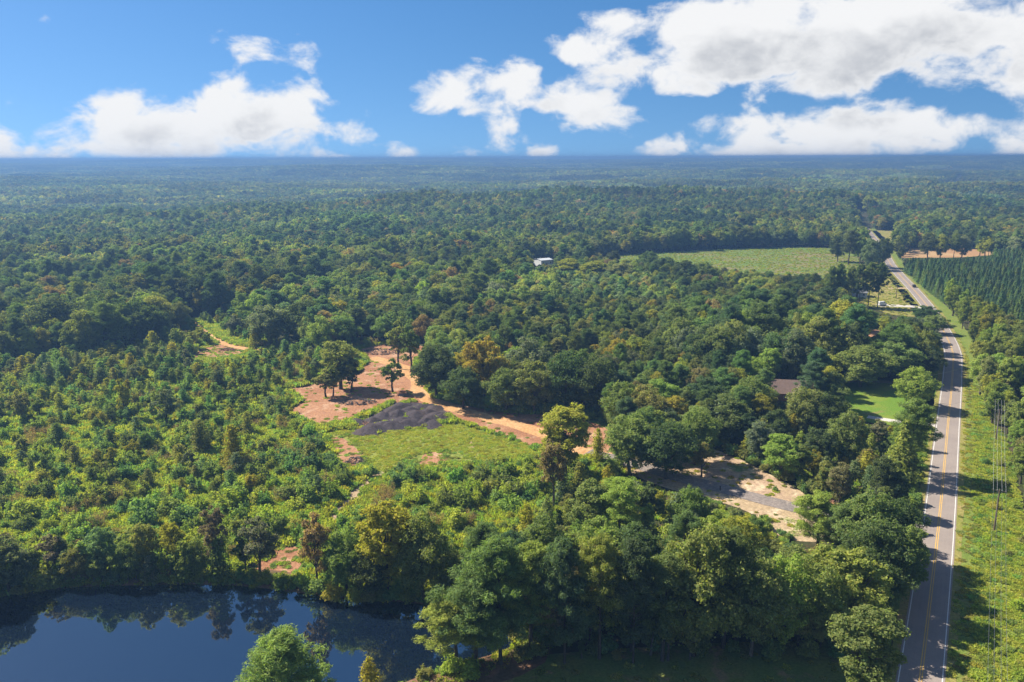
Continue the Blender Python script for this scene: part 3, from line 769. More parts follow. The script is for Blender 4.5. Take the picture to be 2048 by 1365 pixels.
# pines and hardwoods on the near lawn
for u, vb, vt, w, k, tk, lb in [
  (912,1338,1205,120,'pine','light','squat light green pine at the lower edge of the pond, leaning over water'),
  (950,1330,1140,140,'pine','pine','pine at the pond corner, leftmost tall one of the near grove'),
  (1000,1332,1088,150,'rpine','pine','broad tall pine overhanging the pond, second in the near grove'),
  (1062,1312,1092,120,'pine','light','pine with thin crown between two rounder pines beside the pond'),
  (1131,1326,1085,108,'rpine','bpine','pine with rounded dark crown top right of the pond corner'),
  (1202,1318,1074,105,'pine','light','feathery pine in the middle of the near grove'),
  (1271,1326,1082,100,'rpine','bpine','dark round-topped pine just right of the feathery grove pine'),
  (1330,1322,1110,110,'pine','pine','pine shaded by the broadest grove tree on its right'),
  (1395,1312,1050,165,'oak','olive','broad olive hardwood, tallest of the near grove'),
  (1455,1296,1066,130,'pine','pine','pine behind the broadest hardwood of the near grove'),
  (1510,1312,1105,130,'oak','mid','green hardwood over the shaded lawn, middle of the near grove'),
  (1566,1296,1098,120,'oak','light','light green hardwood with yellow sprays above the shaded lawn'),
  (1630,1290,1105,130,'oak','mid','green hardwood at the back of the shaded lawn'),
  (1700,1270,1070,140,'gum','light','light green tall hardwood near the roadside end of the grove'),
  (1770,1225,1040,140,'oak','dark','dark hardwood shading the road from its left side'),
  (1812,1190,1045,90,'gum','mid','green hardwood whose branches reach over the left road line'),
  (1742,1160,985,130,'oak','mid','round green hardwood between the driveway and the road'),
  (1800,1130,1000,100,'oak','dark','dark hardwood by the road just beyond the driveway end'),
  (1640,1118,990,95,'pine','light','open pine with visible trunk in front of the driveway'),
  (1690,1140,1010,70,'pine','pine','slim pine right of the open pine by the driveway'),
  (1490,1140,1030,100,'gum','yellow','yellow-green hardwood in front of the bare driveway bank'),
  (1440,1130,1010,90,'gum','light','light green hardwood in front of the driveway tree shadow'),
  (1735,1405,1212,150,'gum','mid','bright green leafy tree at the bottom edge beside the road'),
  (580,1490,1270,158,'rpine','bushg','single round-headed pine on the near shore of the pond'),
  (738,1425,1318,46,'sap','yellow','small yellow-tipped sapling on the near pond shore'),
  # the tall pair in the middle
  (1132,958,794,112,'gum','yellow','tall yellow-green poplar standing alone beside the dirt track end'),
  (1108,1012,862,62,'thin','rust','slender rust-tinged tree just in front of the tall poplar'),
  (1196,925,858,26,'sap','yellow','thin yellow sapling between poplar and driveway trees'),
  (1262,950,826,115,'oak','mid','green spreading tree left of the bare-trunked driveway tree'),
  (1335,958,832,110,'oak','dark','dark spreading tree with bare trunk at driveway edge'),
  (1392,930,820,95,'oak','mid','green tree casting its shadow on the straw bank'),
  (1405,955,880,45,'thin','olive','small olive tree standing on the straw bank'),
  (1290,880,768,95,'oak','olive','olive tree behind the driveway trees'),
  (1338,872,785,80,'gum','gold','golden-topped tree behind the driveway trees'),
  (1248,868,765,90,'oak','mid','full green tree at the right end of the dirt clearing'),
  (1440,880,800,50,'sap','grey','grey-green conical cedar behind the straw bank'),
  (1240,1090,960,95,'pine','light','light pine in the thicket left of the driveway'),
  (1180,1080,955,90,'gum','mid','green tree in the thicket in front of the tall poplar'),
  (1300,1075,960,75,'thin','dark','dark slim tree in front of the driveway bend'),
  (1380,1080,975,80,'oak','mid','round green tree hiding the driveway lower edge'),
  # clearing
  (678,779,672,86,'gum','olive','tall olive shade tree in the dirt clearing'),
  (700,785,712,52,'thin','dark','dark low-branched tree right of the clearing shade tree'),
  (650,796,735,44,'thin','olive','small olive tree left of the clearing shade tree'),
  (664,793,728,36,'thin','mid','small green tree tucked against the clearing shade tree'),
  (784,785,712,48,'thin','mid','thin lone tree between the shade trees and the track'),
  (796,738,632,48,'thin','olive','tall narrow tree at the back of the dirt clearing'),
  (820,745,642,46,'thin','mid','tall slim tree beside the track at the clearing back'),
  (872,796,688,92,'oak','dark','big dark round oak beside the dirt track'),
  (925,818,735,84,'oak','dark','dark oak at the wood edge right of the big oak'),
  (968,806,655,74,'gum','gold','golden tall tree in the wood edge above the track'),
  (1012,826,738,84,'oak','mid','low green oak at the wood edge above the track'),
  (930,790,690,66,'gum','yellow','yellow-green tree behind the big dark oak'),
  (1070,828,715,90,'oak','olive','olive oak at the wood edge behind the dirt track'),
  (1130,826,690,95,'oak','dark','dark tall oak in wood edge left of the poplar top'),
  (1185,830,700,90,'oak','dark','dark oak in wood edge directly behind the poplar'),
  (1060,790,668,90,'oak','grey','grey-green domed oak above the wood edge'),
  # left side
  (112,694,588,112,'oak','dark','largest of three dark oaks at the meadow back'),
  (196,690,597,76,'oak','dark','middle of three dark oaks at the meadow back'),
  (258,686,586,92,'oak','dark','dark oak with visible trunk, nearest the farm track'),
  (672,662,592,62,'oak','gold','golden round tree in the wood behind the clearing'),
  (540,690,605,86,'oak','grey','grey-green oak right of the farm track'),
  (600,688,600,90,'oak','dark','dark oak behind the meadow edge right of farm track'),
  (470,672,628,40,'thin','grey','small grey-green tree right beside the farm track'),
  (465,935,852,42,'sap','yellow','yellow-green conical tree in the open meadow'),
  (398,905,840,40,'sap','olive','olive conical tree in the meadow left of the yellow cone'),
  (330,850,772,52,'thin','grey','grey bushy tree in the middle of the meadow'),
  (40,850,775,46,'thin','olive','olive tree near the left edge of the meadow'),
  (245,840,750,34,'thin','yellow','yellow slender tree in the left meadow'),
  # pond shore
  (428,1150,1000,58,'thin','brown','tall brown-tinged tree on the far pond shore'),
  (512,1160,1024,76,'thin','brown','dark brownish multi-stemmed tree at the shore dirt'),
  (486,1158,1060,50,'thin','dark','dark tree behind the multi-stemmed shore tree'),
  (100,1158,1062,56,'thin','brown','brown-tinged tree on the shore near the left edge'),
  (205,1158,1042,58,'gum','bushb','deep green tree on the far shore'),
  (285,1152,1036,60,'gum','olive','olive-orange topped tree on the far shore'),
  (345,1150,1030,56,'gum','yellow','yellow-green tree on the far shore beside the brown one'),
  (385,1160,1080,60,'oak','mid','low green tree on the shore between yellow and brown trees'),
  (150,1165,1090,60,'oak','olive','low olive tree on the shore near the left'),
  (40,1172,1100,76,'oak','grey','grey-green low tree at the left end of the shore'),
  (250,1165,1085,64,'oak','mid','low green tree at the water left of the olive one'),
  (628,1182,1008,66,'thin','rust','rust-topped tall tree right of the shore dirt'),
  (690,1185,1060,90,'oak','mid','green tree on the shore right of the rust-topped one'),
  (775,1195,985,135,'gum','yellow','large yellow-green tree on the shore above the pond arm'),
  (845,1205,1025,110,'oak','mid','green tree leaning over the pond arm'),
  (735,1198,1090,80,'oak','dark','dark low tree on the shore in front of the large yellow one'),
  (905,1195,1100,80,'gum','olive','olive tree at the head of the pond arm'),
  (955,1180,1090,80,'thin','light','light tree between the pond arm and the pine grove'),
  # house and lawn
  (1612,872,768,86,'oak','olive','olive tree hiding the right half of the brown roof'),
  (1655,880,782,80,'oak','dark','dark tree between the brown-roofed house and the lawn'),
  (1545,880,815,70,'oak','dark','dark tree in front of the brown-roofed house'),
  (1500,850,755,90,'oak','mid','green tree left of the brown-roofed house'),
  (1625,764,690,110,'oak','light','broad light green tree behind the brown-roofed house'),
  (1530,757,700,80,'oak','yellow','yellow-green tree left behind the brown-roofed house'),
  (1726,774,692,108,'oak','mid','spreading lawn tree with dark trunk beyond the green lawn'),
  (1800,765,680,90,'oak','mid','green tree at the far side of the green lawn'),
  (1848,760,690,70,'oak','dark','dark tree by the road behind the green lawn'),
  (1835,815,735,80,'oak','light','leafy tree on the lawn beside the road'),
  (1826,948,800,80,'pine','pine','dense roadside pine in front of the lawn drive'),
  (1808,968,840,70,'ypine','light','light green pine against the dense roadside pine'),
  (1758,910,834,48,'thin','brown','grey-brown tree in front of the lawn'),
  (1735,955,893,46,'thin','olive','small olive tree left of the roadside pines'),
  (1690,930,822,76,'oak','mid','green tree in the grove below the lawn'),
  (1640,940,850,66,'gum','dark','dark tree in the grove below the house'),
  (1565,958,866,84,'gum','light','light green full tree at the grove corner beside the straw bank'),
  (1600,965,880,56,'thin','mid','green slim tree in the grove behind the straw bank'),
  # field and beyond
  (1298,548,503,46,'oak','dark','dark round tree at the front of the green field'),
  (1327,562,511,56,'oak','dark','dark round tree beside its twin at the green field'),
  (1372,572,518,56,'oak','dark','dark tree right of the twin round trees'),
  (1410,574,524,50,'oak','mid','green tree in the row before the field'),
  (1678,524,468,34,'oak','dark','dark tree at the right end of the green field'),
  (1700,530,462,36,'pine','dark','tallest dark pine at the right end of the green field'),
  (1722,528,474,30,'oak','mid','green tree between the field pine and the road'),
  (1742,540,476,36,'oak','grey','grey-green tree beside the road beyond the field'),
  (1766,536,472,38,'oak','dark','dark tree leaning over the far road'),
  (1662,612,533,22,'pine','mid','slim long-trunked pine, leftmost of the roadside pine row'),
  (1682,613,530,22,'pine','pine','long-trunked pine second in the roadside pine row'),
  (1704,612,534,24,'pine','mid','long-trunked pine third in the roadside pine row'),
  (1722,616,530,24,'pine','dark','dark long-trunked pine fourth in the roadside pine row'),
  (1741,615,526,26,'pine','pine','long-trunked pine fifth in the roadside pine row'),
  (1760,616,528,26,'pine','dark','long-trunked pine nearest the road in the roadside row'),
  (1855,650,610,50,'oak','dark','dark tree overhanging the road at the bend'),
  (1870,668,628,50,'oak','mid','green tree beside the road at the bend'),
  (1662,492,460,50,'oak','yellow','yellow-topped tree at the back corner of the green field'),
  (1020,548,532,60,'oak','gold','golden tree left of the white barn'),
  (1140,560,516,60,'gum','yellow','yellow-green tree right of the white barn'),
  (1190,565,521,60,'gum','yellow','yellow-green tree in the row before the field'),
  (1240,568,522,60,'gum','olive','olive tree in the row before the field'),
 ]: hero(k, u, vb, vt, w, tk, lb)

def jgrid(poly, sp, jit=.42, seed=0):
    a = np.array(poly); r = np.random.default_rng(seed)
    X, Y = np.meshgrid(np.arange(a[:, 0].min(), a[:, 0].max(), sp), np.arange(a[:, 1].min(), a[:, 1].max(), sp))
    X = X + (np.arange(X.shape[0])[:, None] % 2) * sp / 2
    Q = np.stack([X.ravel(), Y.ravel()], 1) + r.uniform(-jit, jit, (X.size, 2)) * sp
    return Q[inside(Q, poly)]
def in_view(Pn, margin=130, zt=15):
    x, y = Pn[:, 0], Pn[:, 1]; zc = y * cP + (CAM_H - zt) * sP
    return (zc > 30) & (np.abs(x / np.maximum(zc, 1)) < (1024 + margin) / FPX)
def vnoise(x, y, s, seed):
    r = np.random.default_rng(seed); v = 0
    for k in range(5):
        a = r.uniform(0, 6.28); f = r.uniform(.6, 1.6) / s
        v = v + np.sin((x * math.cos(a) + y * math.sin(a)) * f * 6.28 + r.uniform(0, 6.28))
    return v / 5 * 1.6
_sr = np.random.default_rng(77)
STAND_XY = np.stack([_sr.uniform(-6500, 6500, 9000), _sr.uniform(100, 8600, 9000)], 1)
_n2 = np.stack([_sr.uniform(-1300, 1300, 420), _sr.uniform(100, 1900, 420)], 1)
STAND_XY = np.concatenate([STAND_XY, _n2]); _k = len(STAND_XY)
STAND_H = _sr.uniform(.72, 1.14, _k); STAND_B = np.clip(_sr.normal(1.0, .19, _k), .66, 1.42); STAND_W = np.clip(_sr.normal(0, .10, _k), -.2, .22)
from mathutils import kdtree as _kd
STAND = _kd.KDTree(_k)
for _i, (_x, _y) in enumerate(STAND_XY): STAND.insert((_x, _y, 0), _i)
STAND.balance()
def stand_at(x, y):
    # the border of a stand wanders
    wx = 34 * math.sin(y / 47 + x / 90) + 16 * math.sin(x / 19); wy = 34 * math.sin(x / 53 - y / 80) + 16 * math.sin(y / 21)
    return STAND.find((x + wx, y + wy, 0))[1]
HP = np.array([(t['x'], t['y'], t['r']) for t in TREES])
def clear_of_heroes(Q, k=.62):
    ok = np.ones(len(Q), bool)
    for x, y, r in HP: ok &= np.hypot(Q[:, 0] - x, Q[:, 1] - y) > max(1.5, r * k)
    return ok
OPEN = ['pond', 'meadow', 'lawn', 'field', 'tan_field', 'roadside', 'near_lawn', 'plantation', 'thicket', 'grove', 'straw', 'far_yard', 'clay_cut']
HOUSE_XY = np.array(G(1570, 800)); BARN_XY = np.array(G(1086, 531))
# --- forest fill to 1.5 km
NEAR_R, MID_R = 620, 1500
fan = [(-60, 60), (60, 60), (1180, 1600), (-1180, 1600)]
Q = jgrid(fan, 6.5, .45, 21); Q = Q[in_view(Q)]
R_ = np.hypot(Q[:, 0], Q[:, 1]); Q = Q[(R_ < MID_R + 60)]
ok = np.ones(len(Q), bool)
for k in OPEN: ok &= ~inside(Q, PL[k])
ok &= ~inside(Q, verge_poly)
ok &= line_dist(Q, ROAD[::3]) > 8.5
ok &= np.hypot(Q[:, 0] - HOUSE_XY[0], Q[:, 1] - HOUSE_XY[1]) > 13
ok &= np.hypot(Q[:, 0] - BARN_XY[0], Q[:, 1] - BARN_XY[1]) > 16
ok &= line_dist(Q, TRACK2) > 6
# the foreground left of the lawn edge stays open; sight line to the house roof, the barn and the far road stays open as in the photograph
ok &= ~((Q[:, 1] < 112))
ok &= clear_of_heroes(Q)
Q = Q[ok]
def sight_cap(x, y):
    """tallest tree that still leaves the roofs, lawn, drives and road in view from here"""
    return None
r = np.random.default_rng(5)
nz = vnoise(Q[:, 0], Q[:, 1], 160, 3); nz2 = vnoise(Q[:, 0], Q[:, 1], 60, 4)
for (x, y), a, b in zip(Q, nz, nz2):
    d = math.hypot(x, y); u, v, zc = proj(x, y, 0)
    s = r.uniform()
    kind = 'oak' if s < .50 else 'gum' if s < .86 else 'pine'
    if a > .55 and s > .7: kind = 'pine'
    w = r.uniform() + .20 * b
    if kind == 'pine': tk = 'pine' if w < .6 else 'bpine'
    else: tk = 'dark' if w < .26 else 'mid' if w < .50 else 'grey' if w < .61 else 'olive' if w < .77 else 'light' if w < .90 else 'yellow' if w < .978 else 'gold' if w < .996 else 'rust'
    if v < 560 and tk in ('gold', 'yellow') and r.uniform() < .6: tk = 'mid'
    h = 11.5 + 9 * r.beta(2.2, 1.8) + 2.2 * a
    if kind == 'pine': h += 2.5
    if u > 1880 and v > 600:                         # bright young hardwoods east of the road
        kind = 'gum'; tk = ['light', 'yellow', 'light', 'light', 'olive', 'weed'][int(r.uniform() * 6)]; h = r.uniform(12.5, 18)
    if 640 < v < 720 and 1100 < u < 1850: h *= .85
    # keep the roofs and the open ground behind visible: trees just in front of them are lower
    for (uu0, uu1, vv0, vv1, hm) in ((1530, 1605, 800, 900, 7.5), (1060, 1110, 528, 585, 8), (1110, 1760, 540, 640, 12.5), (1690, 1880, 840, 900, 6.5),
                                     (1640, 1800, 680, 720, 9), (380, 560, 650, 760, 7), (1790, 1880, 615, 670, 7)):
        if uu0 < u < uu1 and vv0 < v < vv1: h = min(h, hm * r.uniform(.8, 1.05))
    si = stand_at(x, y); h *= STAND_H[si]
    rad = h * (.20 if u > 1880 and v > 600 else .32 if kind == 'oak' else .25 if kind == 'gum' else .21) * r.uniform(.8, 1.35)
    TREES.append(dict(kind=kind, i=int(r.integers(99)), x=x, y=y, h=h, r=rad, tk=tk, label=None, stand=si))
# --- plantation pines in rows
Q = jgrid(PL['plantation'], 4.3, .38, 31); Q = Q[in_view(Q, 60)]
for x, y in Q:
    h = r.uniform(8.5, 12.5); TREES.append(dict(kind='ypine', i=int(r.integers(99)), x=x, y=y, h=h, r=h * .20 * r.uniform(.85, 1.3), tk='bpine' if r.uniform() < .7 else 'pine', label=None))
# --- thicket, grove
for key, sp, hs, seed in (('thicket', 5.2, (5, 10.5), 41), ('grove', 5.2, (4.5, 9.5), 42)):
    Q = jgrid(PL[key], sp, .45, seed); Q = Q[clear_of_heroes(Q, .5)]
    Q = Q[line_dist(Q, ROAD[::2]) > 7]; Q = Q[line_dist(Q, DRIVE) > 5.5]; Q = Q[~inside(Q, PL['straw'])]; Q = Q[~inside(Q, PL['pond'])]
    for x, y in Q:
        s = r.uniform(); h = r.uniform(*hs)
        kind = 'thin' if s < .5 else 'gum' if s < .6 else 'sap'
        tk = ['mid', 'light', 'olive', 'yellow', 'dark', 'light', 'grey'][int(r.uniform() * 7)]
        TREES.append(dict(kind=kind, i=int(r.integers(99)), x=x, y=y, h=h, r=h * (.24 if kind != 'sap' else .22), tk=tk, label=None))
# --- meadow: saplings, shrubs, weeds
mead = PL['meadow']
def meadow_ok(Q, pad=0):
    ok = ~inside(Q, PL['pond']) & ~inside(Q, PL['clearing']) & ~inside(Q, PL['mounds']) & ~inside(Q, PL['pad']) & ~inside(Q, PL['grass_patch']) & ~inside(Q, PL['straw'])
    ok &= ~inside(Q, PL['patch_a']) & ~inside(Q, PL['patch_b']) & ~inside(Q, PL['shore_dirt'])
    ok &= (line_dist(Q, TRACK2) > 3.2 + pad) & (line_dist(Q, TRAIL) > 2.6 + pad) & (line_dist(Q, TRACK) > 4 + pad) & (line_dist(Q, DRIVE) > 4 + pad)
    return ok
Q = jgrid(mead, 3.5, .48, 51); Q = Q[meadow_ok(Q, .8)]; Q = Q[in_view(Q, 60, 3)]; Q = Q[clear_of_heroes(Q, .3)]
nz = vnoise(Q[:, 0], Q[:, 1], 34, 6)
for (x, y), a in zip(Q, nz):
    u, v, zc = proj(x, y, 0); s = r.uniform() + .18 * a
    left = u < 640
    near_track = 560 < u < 760 and v < 850
    if left and v < 1000 and s > (.80 if v > 860 else .66 if v > 780 else .5):
        h = r.uniform(3.2, 7.5) + (2.5 * r.uniform() if v < 780 else 0); k = 'sap' if r.uniform() < .35 else 'thin'
        tk = ['mid', 'olive', 'light', 'grey', 'bushg', 'yellow', 'bushb'][int(r.uniform() * 7)]
        TREES.append(dict(kind=k, i=int(r.integers(99)), x=x, y=y, h=h, r=h * .28 * r.uniform(.8, 1.25), tk=tk, label=None))
    elif s > .26:
        h = (1.3 + 3.1 * r.uniform() ** 1.5) * (1.15 if v > 1000 or u > 900 else 1)
        tk = ['bushg', 'bushb', 'light', 'weed', 'bushg', 'mid', 'light'][int(r.uniform() * 7)]
        TREES.append(dict(kind='bush', i=int(r.integers(99)), x=x, y=y, h=h, r=h * r.uniform(.5, .85), tk=tk, label=None))
    elif s < .02: TREES.append(dict(kind='bare', i=int(r.integers(99)), x=x, y=y, h=r.uniform(2.5, 4.5), r=1.6, tk='rust', label=None))
# dark shrub cluster left of the grass patch, shrubs overhanging the water, verge shrubs
for u, v, w, hh, tk in [(590,935,46,4.2,'bushb'),(625,945,54,4.8,'bushb'),(655,938,46,4.0,'bushb'),(600,912,44,4.4,'bushb'),(632,905,40,4.6,'bushb'),(565,925,40,3.8,'bushb'),(640,880,44,4.6,'grey'),
                        (610,800,34,3.4,'bushb'),(600,820,30,3.2,'bushg'),(640,1190,60,3.6,'mid'),(664,1203,42,3.4,'yellow'),(712,1212,38,3.6,'yellow'),(738,1205,36,3.0,'olive'),
                        (560,1178,36,2.6,'bushg'),(600,1080,40,3.8,'bushg'),(800,945,40,3.6,'bushb'),(740,955,36,3.4,'bushg'),(900,1345,50,3.0,'weed'),(850,1358,50,2.4,'olive'),(940,1350,60,2.6,'weed')]:
    x, y = G(u, v); zc = proj(x, y, 0)[2]
    TREES.append(dict(kind='bush', i=random.randrange(99), x=x, y=y, h=hh, r=w / 2 * zc / FPX, tk=tk, label=None))
Q = jgrid([tuple(p) for p in verge_poly], 4.2, .48, 61); Q = Q[line_dist(Q, ROAD[::2]) > 8.5]; Q = Q[in_view(Q, 60, 2)]
for x, y in Q:
    s = r.uniform(); u = proj(x, y, 0)[0]
    if s < .24: h = r.uniform(.8, 1.9); TREES.append(dict(kind='bush', i=int(r.integers(99)), x=x, y=y, h=h, r=h * r.uniform(.6, 1.1), tk=['weed', 'light', 'bushg', 'olive', 'weed'][int(r.uniform() * 5)], label=None))
for k in range(64):
    u = r.uniform(-10, 545); x, y = G(u, 1166 - 4 * math.sin(u / 90) + r.normal() * 7); pt = np.array([[x, y]])
    if inside(pt, PL['pond'])[0] or (430 < u < 620 and r.uniform() < .8): continue
    h = r.uniform(4.5, 10); TREES.append(dict(kind='thin' if k % 3 else 'sap', i=int(r.integers(99)), x=x, y=y, h=h, r=h * .25, tk=['mid', 'olive', 'light', 'brown', 'grey', 'dark', 'bushg'][int(r.uniform() * 7)], label=None))
# undergrowth shrubs under the wood edges round the clearing and the driveway
for (u0, v0, u1, v1, n_, hm) in ((900,822,1225,834,30,4.0),(1430,890,1640,995,34,3.2),(1640,985,1840,1010,24,3.0),(-10,1188,540,1170,90,3.0),(640,1200,900,1205,24,3.0),(1480,1045,1600,1080,16,3.0),(1560,980,1800,1030,20,2.4)):
    for k in range(n_):
        s = r.uniform(); x, y = G(u0 + (u1 - u0) * s + r.normal() * 8, v0 + (v1 - v0) * s + r.normal() * 5)
        pt = np.array([[x, y]])
        if inside(pt, PL['pond'])[0] or line_dist(pt, DRIVE)[0] < 4: continue
        h = r.uniform(.5, 1) * hm; TREES.append(dict(kind='bush', i=int(r.integers(99)), x=x, y=y, h=h, r=h * r.uniform(.55, .9), tk=['bushg', 'mid', 'light', 'bushb', 'olive'][int(r.uniform() * 5)], label=None))

for k in range(90):
    u, v = r.uniform(880, 1800), r.uniform(1262, 1322); x, y = G(u, v); pt = np.array([[x, y]])
    if inside(pt, PL['pond'])[0] or line_dist(pt, ROAD[::2])[0] < 13: continue
    s = r.uniform()
    if s < .55: h = r.uniform(1.2, 3.4); TREES.append(dict(kind='bush', i=int(r.integers(99)), x=x, y=y, h=h, r=h * r.uniform(.5, .8), tk=['bushg', 'mid', 'bushb', 'olive'][int(r.uniform() * 4)], label=None))
    else: h = r.uniform(5, 12); TREES.append(dict(kind='thin', i=int(r.integers(99)), x=x, y=y, h=h, r=h * .24, tk=['mid', 'dark', 'light', 'olive'][int(r.uniform() * 4)], label=None))
# a tree that would hide ground or roofs the photograph shows stands lower in reality
KEEP = [PX[k] for k in ('clearing', 'pad', 'straw', 'mounds', 'patch_a', 'tan_field', 'roadside')] + [
    [(640,865),(700,858),(760,862),(850,852),(915,845),(985,868),(1060,890),(1085,905),(930,918),(850,925),(760,930),(700,905)],
    [(1545,750),(1604,744),(1600,775),(1545,778)], [(1060,508),(1110,508),(1108,528),(1062,528)], [(1185,512),(1430,500),(1690,498),(1700,540),(1600,548),(1420,532),(1290,522)],
    [(1690,775),(1870,775),(1866,846),(1770,848),(1700,822)], [(1730,656),(1775,654),(1770,668),(1735,672)], [(390,642),(412,640),(520,700),(470,705)], [(742,950),(778,946),(706,1020),(664,1032)], [(540,1096),(622,1090),(612,1146),(552,1152)],
    [(0,1200),(120,1184),(520,1180),(690,1212),(860,1220),(870,1330),(700,1365),(0,1365)]]
rl, rr_p = [], []
for x, y in ROAD[(ROAD[:, 1] > 100) & (ROAD[:, 1] < 800)][::4]:
    u, v, zc = proj(x, y, 0); w = 3.3 * 1.16 * FPX / zc; rl.append((u - w * .8, v)); rr_p.append((u + w, v))
KEEP.append(rl + rr_p[::-1])
mk = np.zeros((683, 1024), bool); gyy, gxx = np.mgrid[0:683, 0:1024]
cen = np.stack([gxx.ravel() * 2 + 1, gyy.ravel() * 2 + 1], 1).astype(float)
for pg in KEEP: mk |= inside(cen, pg).reshape(mk.shape)
kept = []
for t in TREES:
    if t.get('hero'): kept.append(t); continue
    h0 = t['h']; drop = False
    for it in range(16):
        u0, v0, zc = proj(t['x'], t['y'], 0); w = t['r'] * FPX / zc; hit = False
        for fz in (.45, .75, .97):
            uu, vv, _ = proj(t['x'], t['y'], t['h'] * fz)
            for fu in (-.75, 0, .75):
                a, b = int((uu + fu * w * (1.1 - .5 * fz)) / 2), int(vv / 2)
                if 0 <= a < 1024 and 160 < b < 683 and mk[b, a] and G(a * 2, b * 2)[1] > t['y'] + 2.5: hit = True
        if not hit: break
        t['h'] *= .87; t['r'] *= .90
        if t['h'] < (1.0 if t['kind'] == 'bush' else 2.6): drop = True; break
    if drop: continue
    if t['h'] < .55 * h0 and t['kind'] in ('oak', 'gum'): t['kind'] = 'thin'
    kept.append(t)
TREES = kept
# ------------------------------------------------------------------ which plants show largest: coarse depth sort
BASE = {'oak': 'broadleaf_tree', 'gum': 'broadleaf_tree', 'thin': 'slender_tree', 'pine': 'pine_tree', 'rpine': 'pine_tree', 'ypine': 'young_pine', 'sap': 'sapling', 'bush': 'shrub', 'bare': 'bare_shrub'}
QUOTA = {'broadleaf_tree': 300, 'slender_tree': 300, 'pine_tree': 200, 'young_pine': 260, 'sapling': 300, 'shrub': 300, 'bare_shrub': 60}
BW, BH = 512, 341
buf = np.zeros((BH, BW), bool)
order = sorted(range(len(TREES)), key=lambda i: TREES[i]['y'] * cP)
for i in order:
    t = TREES[i]; x, y, h, rr = t['x'], t['y'], t['h'], t['r']
    t['z'] = float(hills(np.array(x), np.array(y)))
    u0, v0, zc = proj(x, y, t['z']); u1, v1, _ = proj(x, y, t['z'] + h)
    lowf = {'pine': .4, 'rpine': .3, 'oak': .12, 'gum': .12, 'thin': .15}.get(t['kind'], 0)
    vb = v0 + (v1 - v0) * lowf
    wpx = rr * FPX / zc
    a0, a1 = int(max(0, (u1 - wpx) / 4)), int(min(BW, (u1 + wpx) / 4 + 1)); b0, b1 = int(max(0, v1 / 4)), int(min(BH, vb / 4 + 1))
    t['vis'] = 0
    t['uv'] = (u1, (v0 + v1) / 2)
    if a1 <= a0 or b1 <= b0: continue
    yy, xx = np.mgrid[b0:b1, a0:a1]
    e = ((xx * 4 + 2 - u1) / max(wpx, 2)) ** 2 + ((yy * 4 + 2 - (v1 + vb) / 2) / max((vb - v1) / 2, 2)) ** 2 < 1
    sub = buf[b0:b1, a0:a1]; t['vis'] = int((e & ~sub).sum()); sub |= e
indiv = set()
for nm, qn in QUOTA.items():
    c = [i for i, t in enumerate(TREES) if BASE[t['kind']] == nm and (t['vis'] > 0 or t.get('hero'))]
    c.sort(key=lambda i: (-1e6 if TREES[i].get('hero') else 0) - TREES[i]['vis'])
    indiv |= set(c[:qn])

# labels: look, landmark and order
LAND = [('the pond', G(300,1200)), ('the pond arm', G(820,1210)), ('the gravel mounds', G(800,835)), ('the clearing shade trees', G(690,785)), ('the big dark oak', G(872,796)),
        ('the bright grass patch', G(850,890)), ('the footpath', G(710,990)), ('the dirt pad', G(440,705)), ('the farm track', G(400,655)), ('the three dark oaks', G(190,690)),
        ('the tall poplar', G(1132,958)), ('the driveway post', G(1440,980)), ('the straw bank', G(1560,980)), ('the brown roof', G(1565,800)), ('the green lawn', G(1770,810)),
        ('the far utility pole', G(1991,881)), ('the crossarm utility pole', G(1987,1062)), ('the road bend', G(1895,680)), ('the dark car', G(1817,572)), ('the white barn', G(1086,531)),
        ('the green field', G(1500,530)), ('the tan field', G(1900,508)), ('the twin round trees', G(1312,555)), ('the clay cut', G(1720,668)), ('the roadside pine row', G(1720,612)),
        ('the near grove pines', G(1130,1320)), ('the golden round tree', G(672,662)), ('the shore dirt', G(575,1130)), ('the yellow meadow cone', G(465,935)), ('the left meadow edge', G(20,900)),
        ('the wood edge', G(1080,815)), ('the far forest', G(700,520)), ('the left woods', G(300,560)), ('the lawn-drive pines', G(1820,955))]
WORD = {'oak': 'round-crowned tree', 'gum': 'oval-crowned tree', 'thin': 'slender young tree', 'pine': 'pine', 'rpine': 'round pine', 'ypine': 'young plantation pine', 'sap': 'conical sapling', 'bush': 'shrub', 'bare': 'half-bare shrub'}
CAT = {'oak': 'tree', 'gum': 'tree', 'thin': 'tree', 'pine': 'pine', 'rpine': 'pine', 'ypine': 'pine', 'sap': 'sapling', 'bush': 'shrub', 'bare': 'shrub'}
GROUP = {'broadleaf_tree': 'broadleaf trees of the woods', 'slender_tree': 'slender young trees', 'pine_tree': 'pines among the woods', 'young_pine': 'pines of the plantation', 'sapling': 'saplings in the scrub', 'shrub': 'shrubs of the scrub and verge', 'bare_shrub': 'half-bare shrubs'}
ORD = ['first', 'second', 'third', 'fourth', 'fifth', 'sixth', 'seventh', 'eighth', 'ninth', 'tenth', 'eleventh', 'twelfth', 'thirteenth', 'fourteenth', 'fifteenth', 'sixteenth', 'seventeenth', 'eighteenth', 'nineteenth', 'twentieth']
def ordinal(n):
    if n < 20: return ORD[n]
    tens = {2: 'twenty', 3: 'thirty', 4: 'forty', 5: 'fifty', 6: 'sixty', 7: 'seventy', 8: 'eighty', 9: 'ninety'}
    n += 1; t_, o_ = divmod(n % 100, 10)
    w = f'{n}th' if n >= 100 or not o_ else tens[t_] + '-' + ORD[o_ - 1]
    return w
buckets = {}
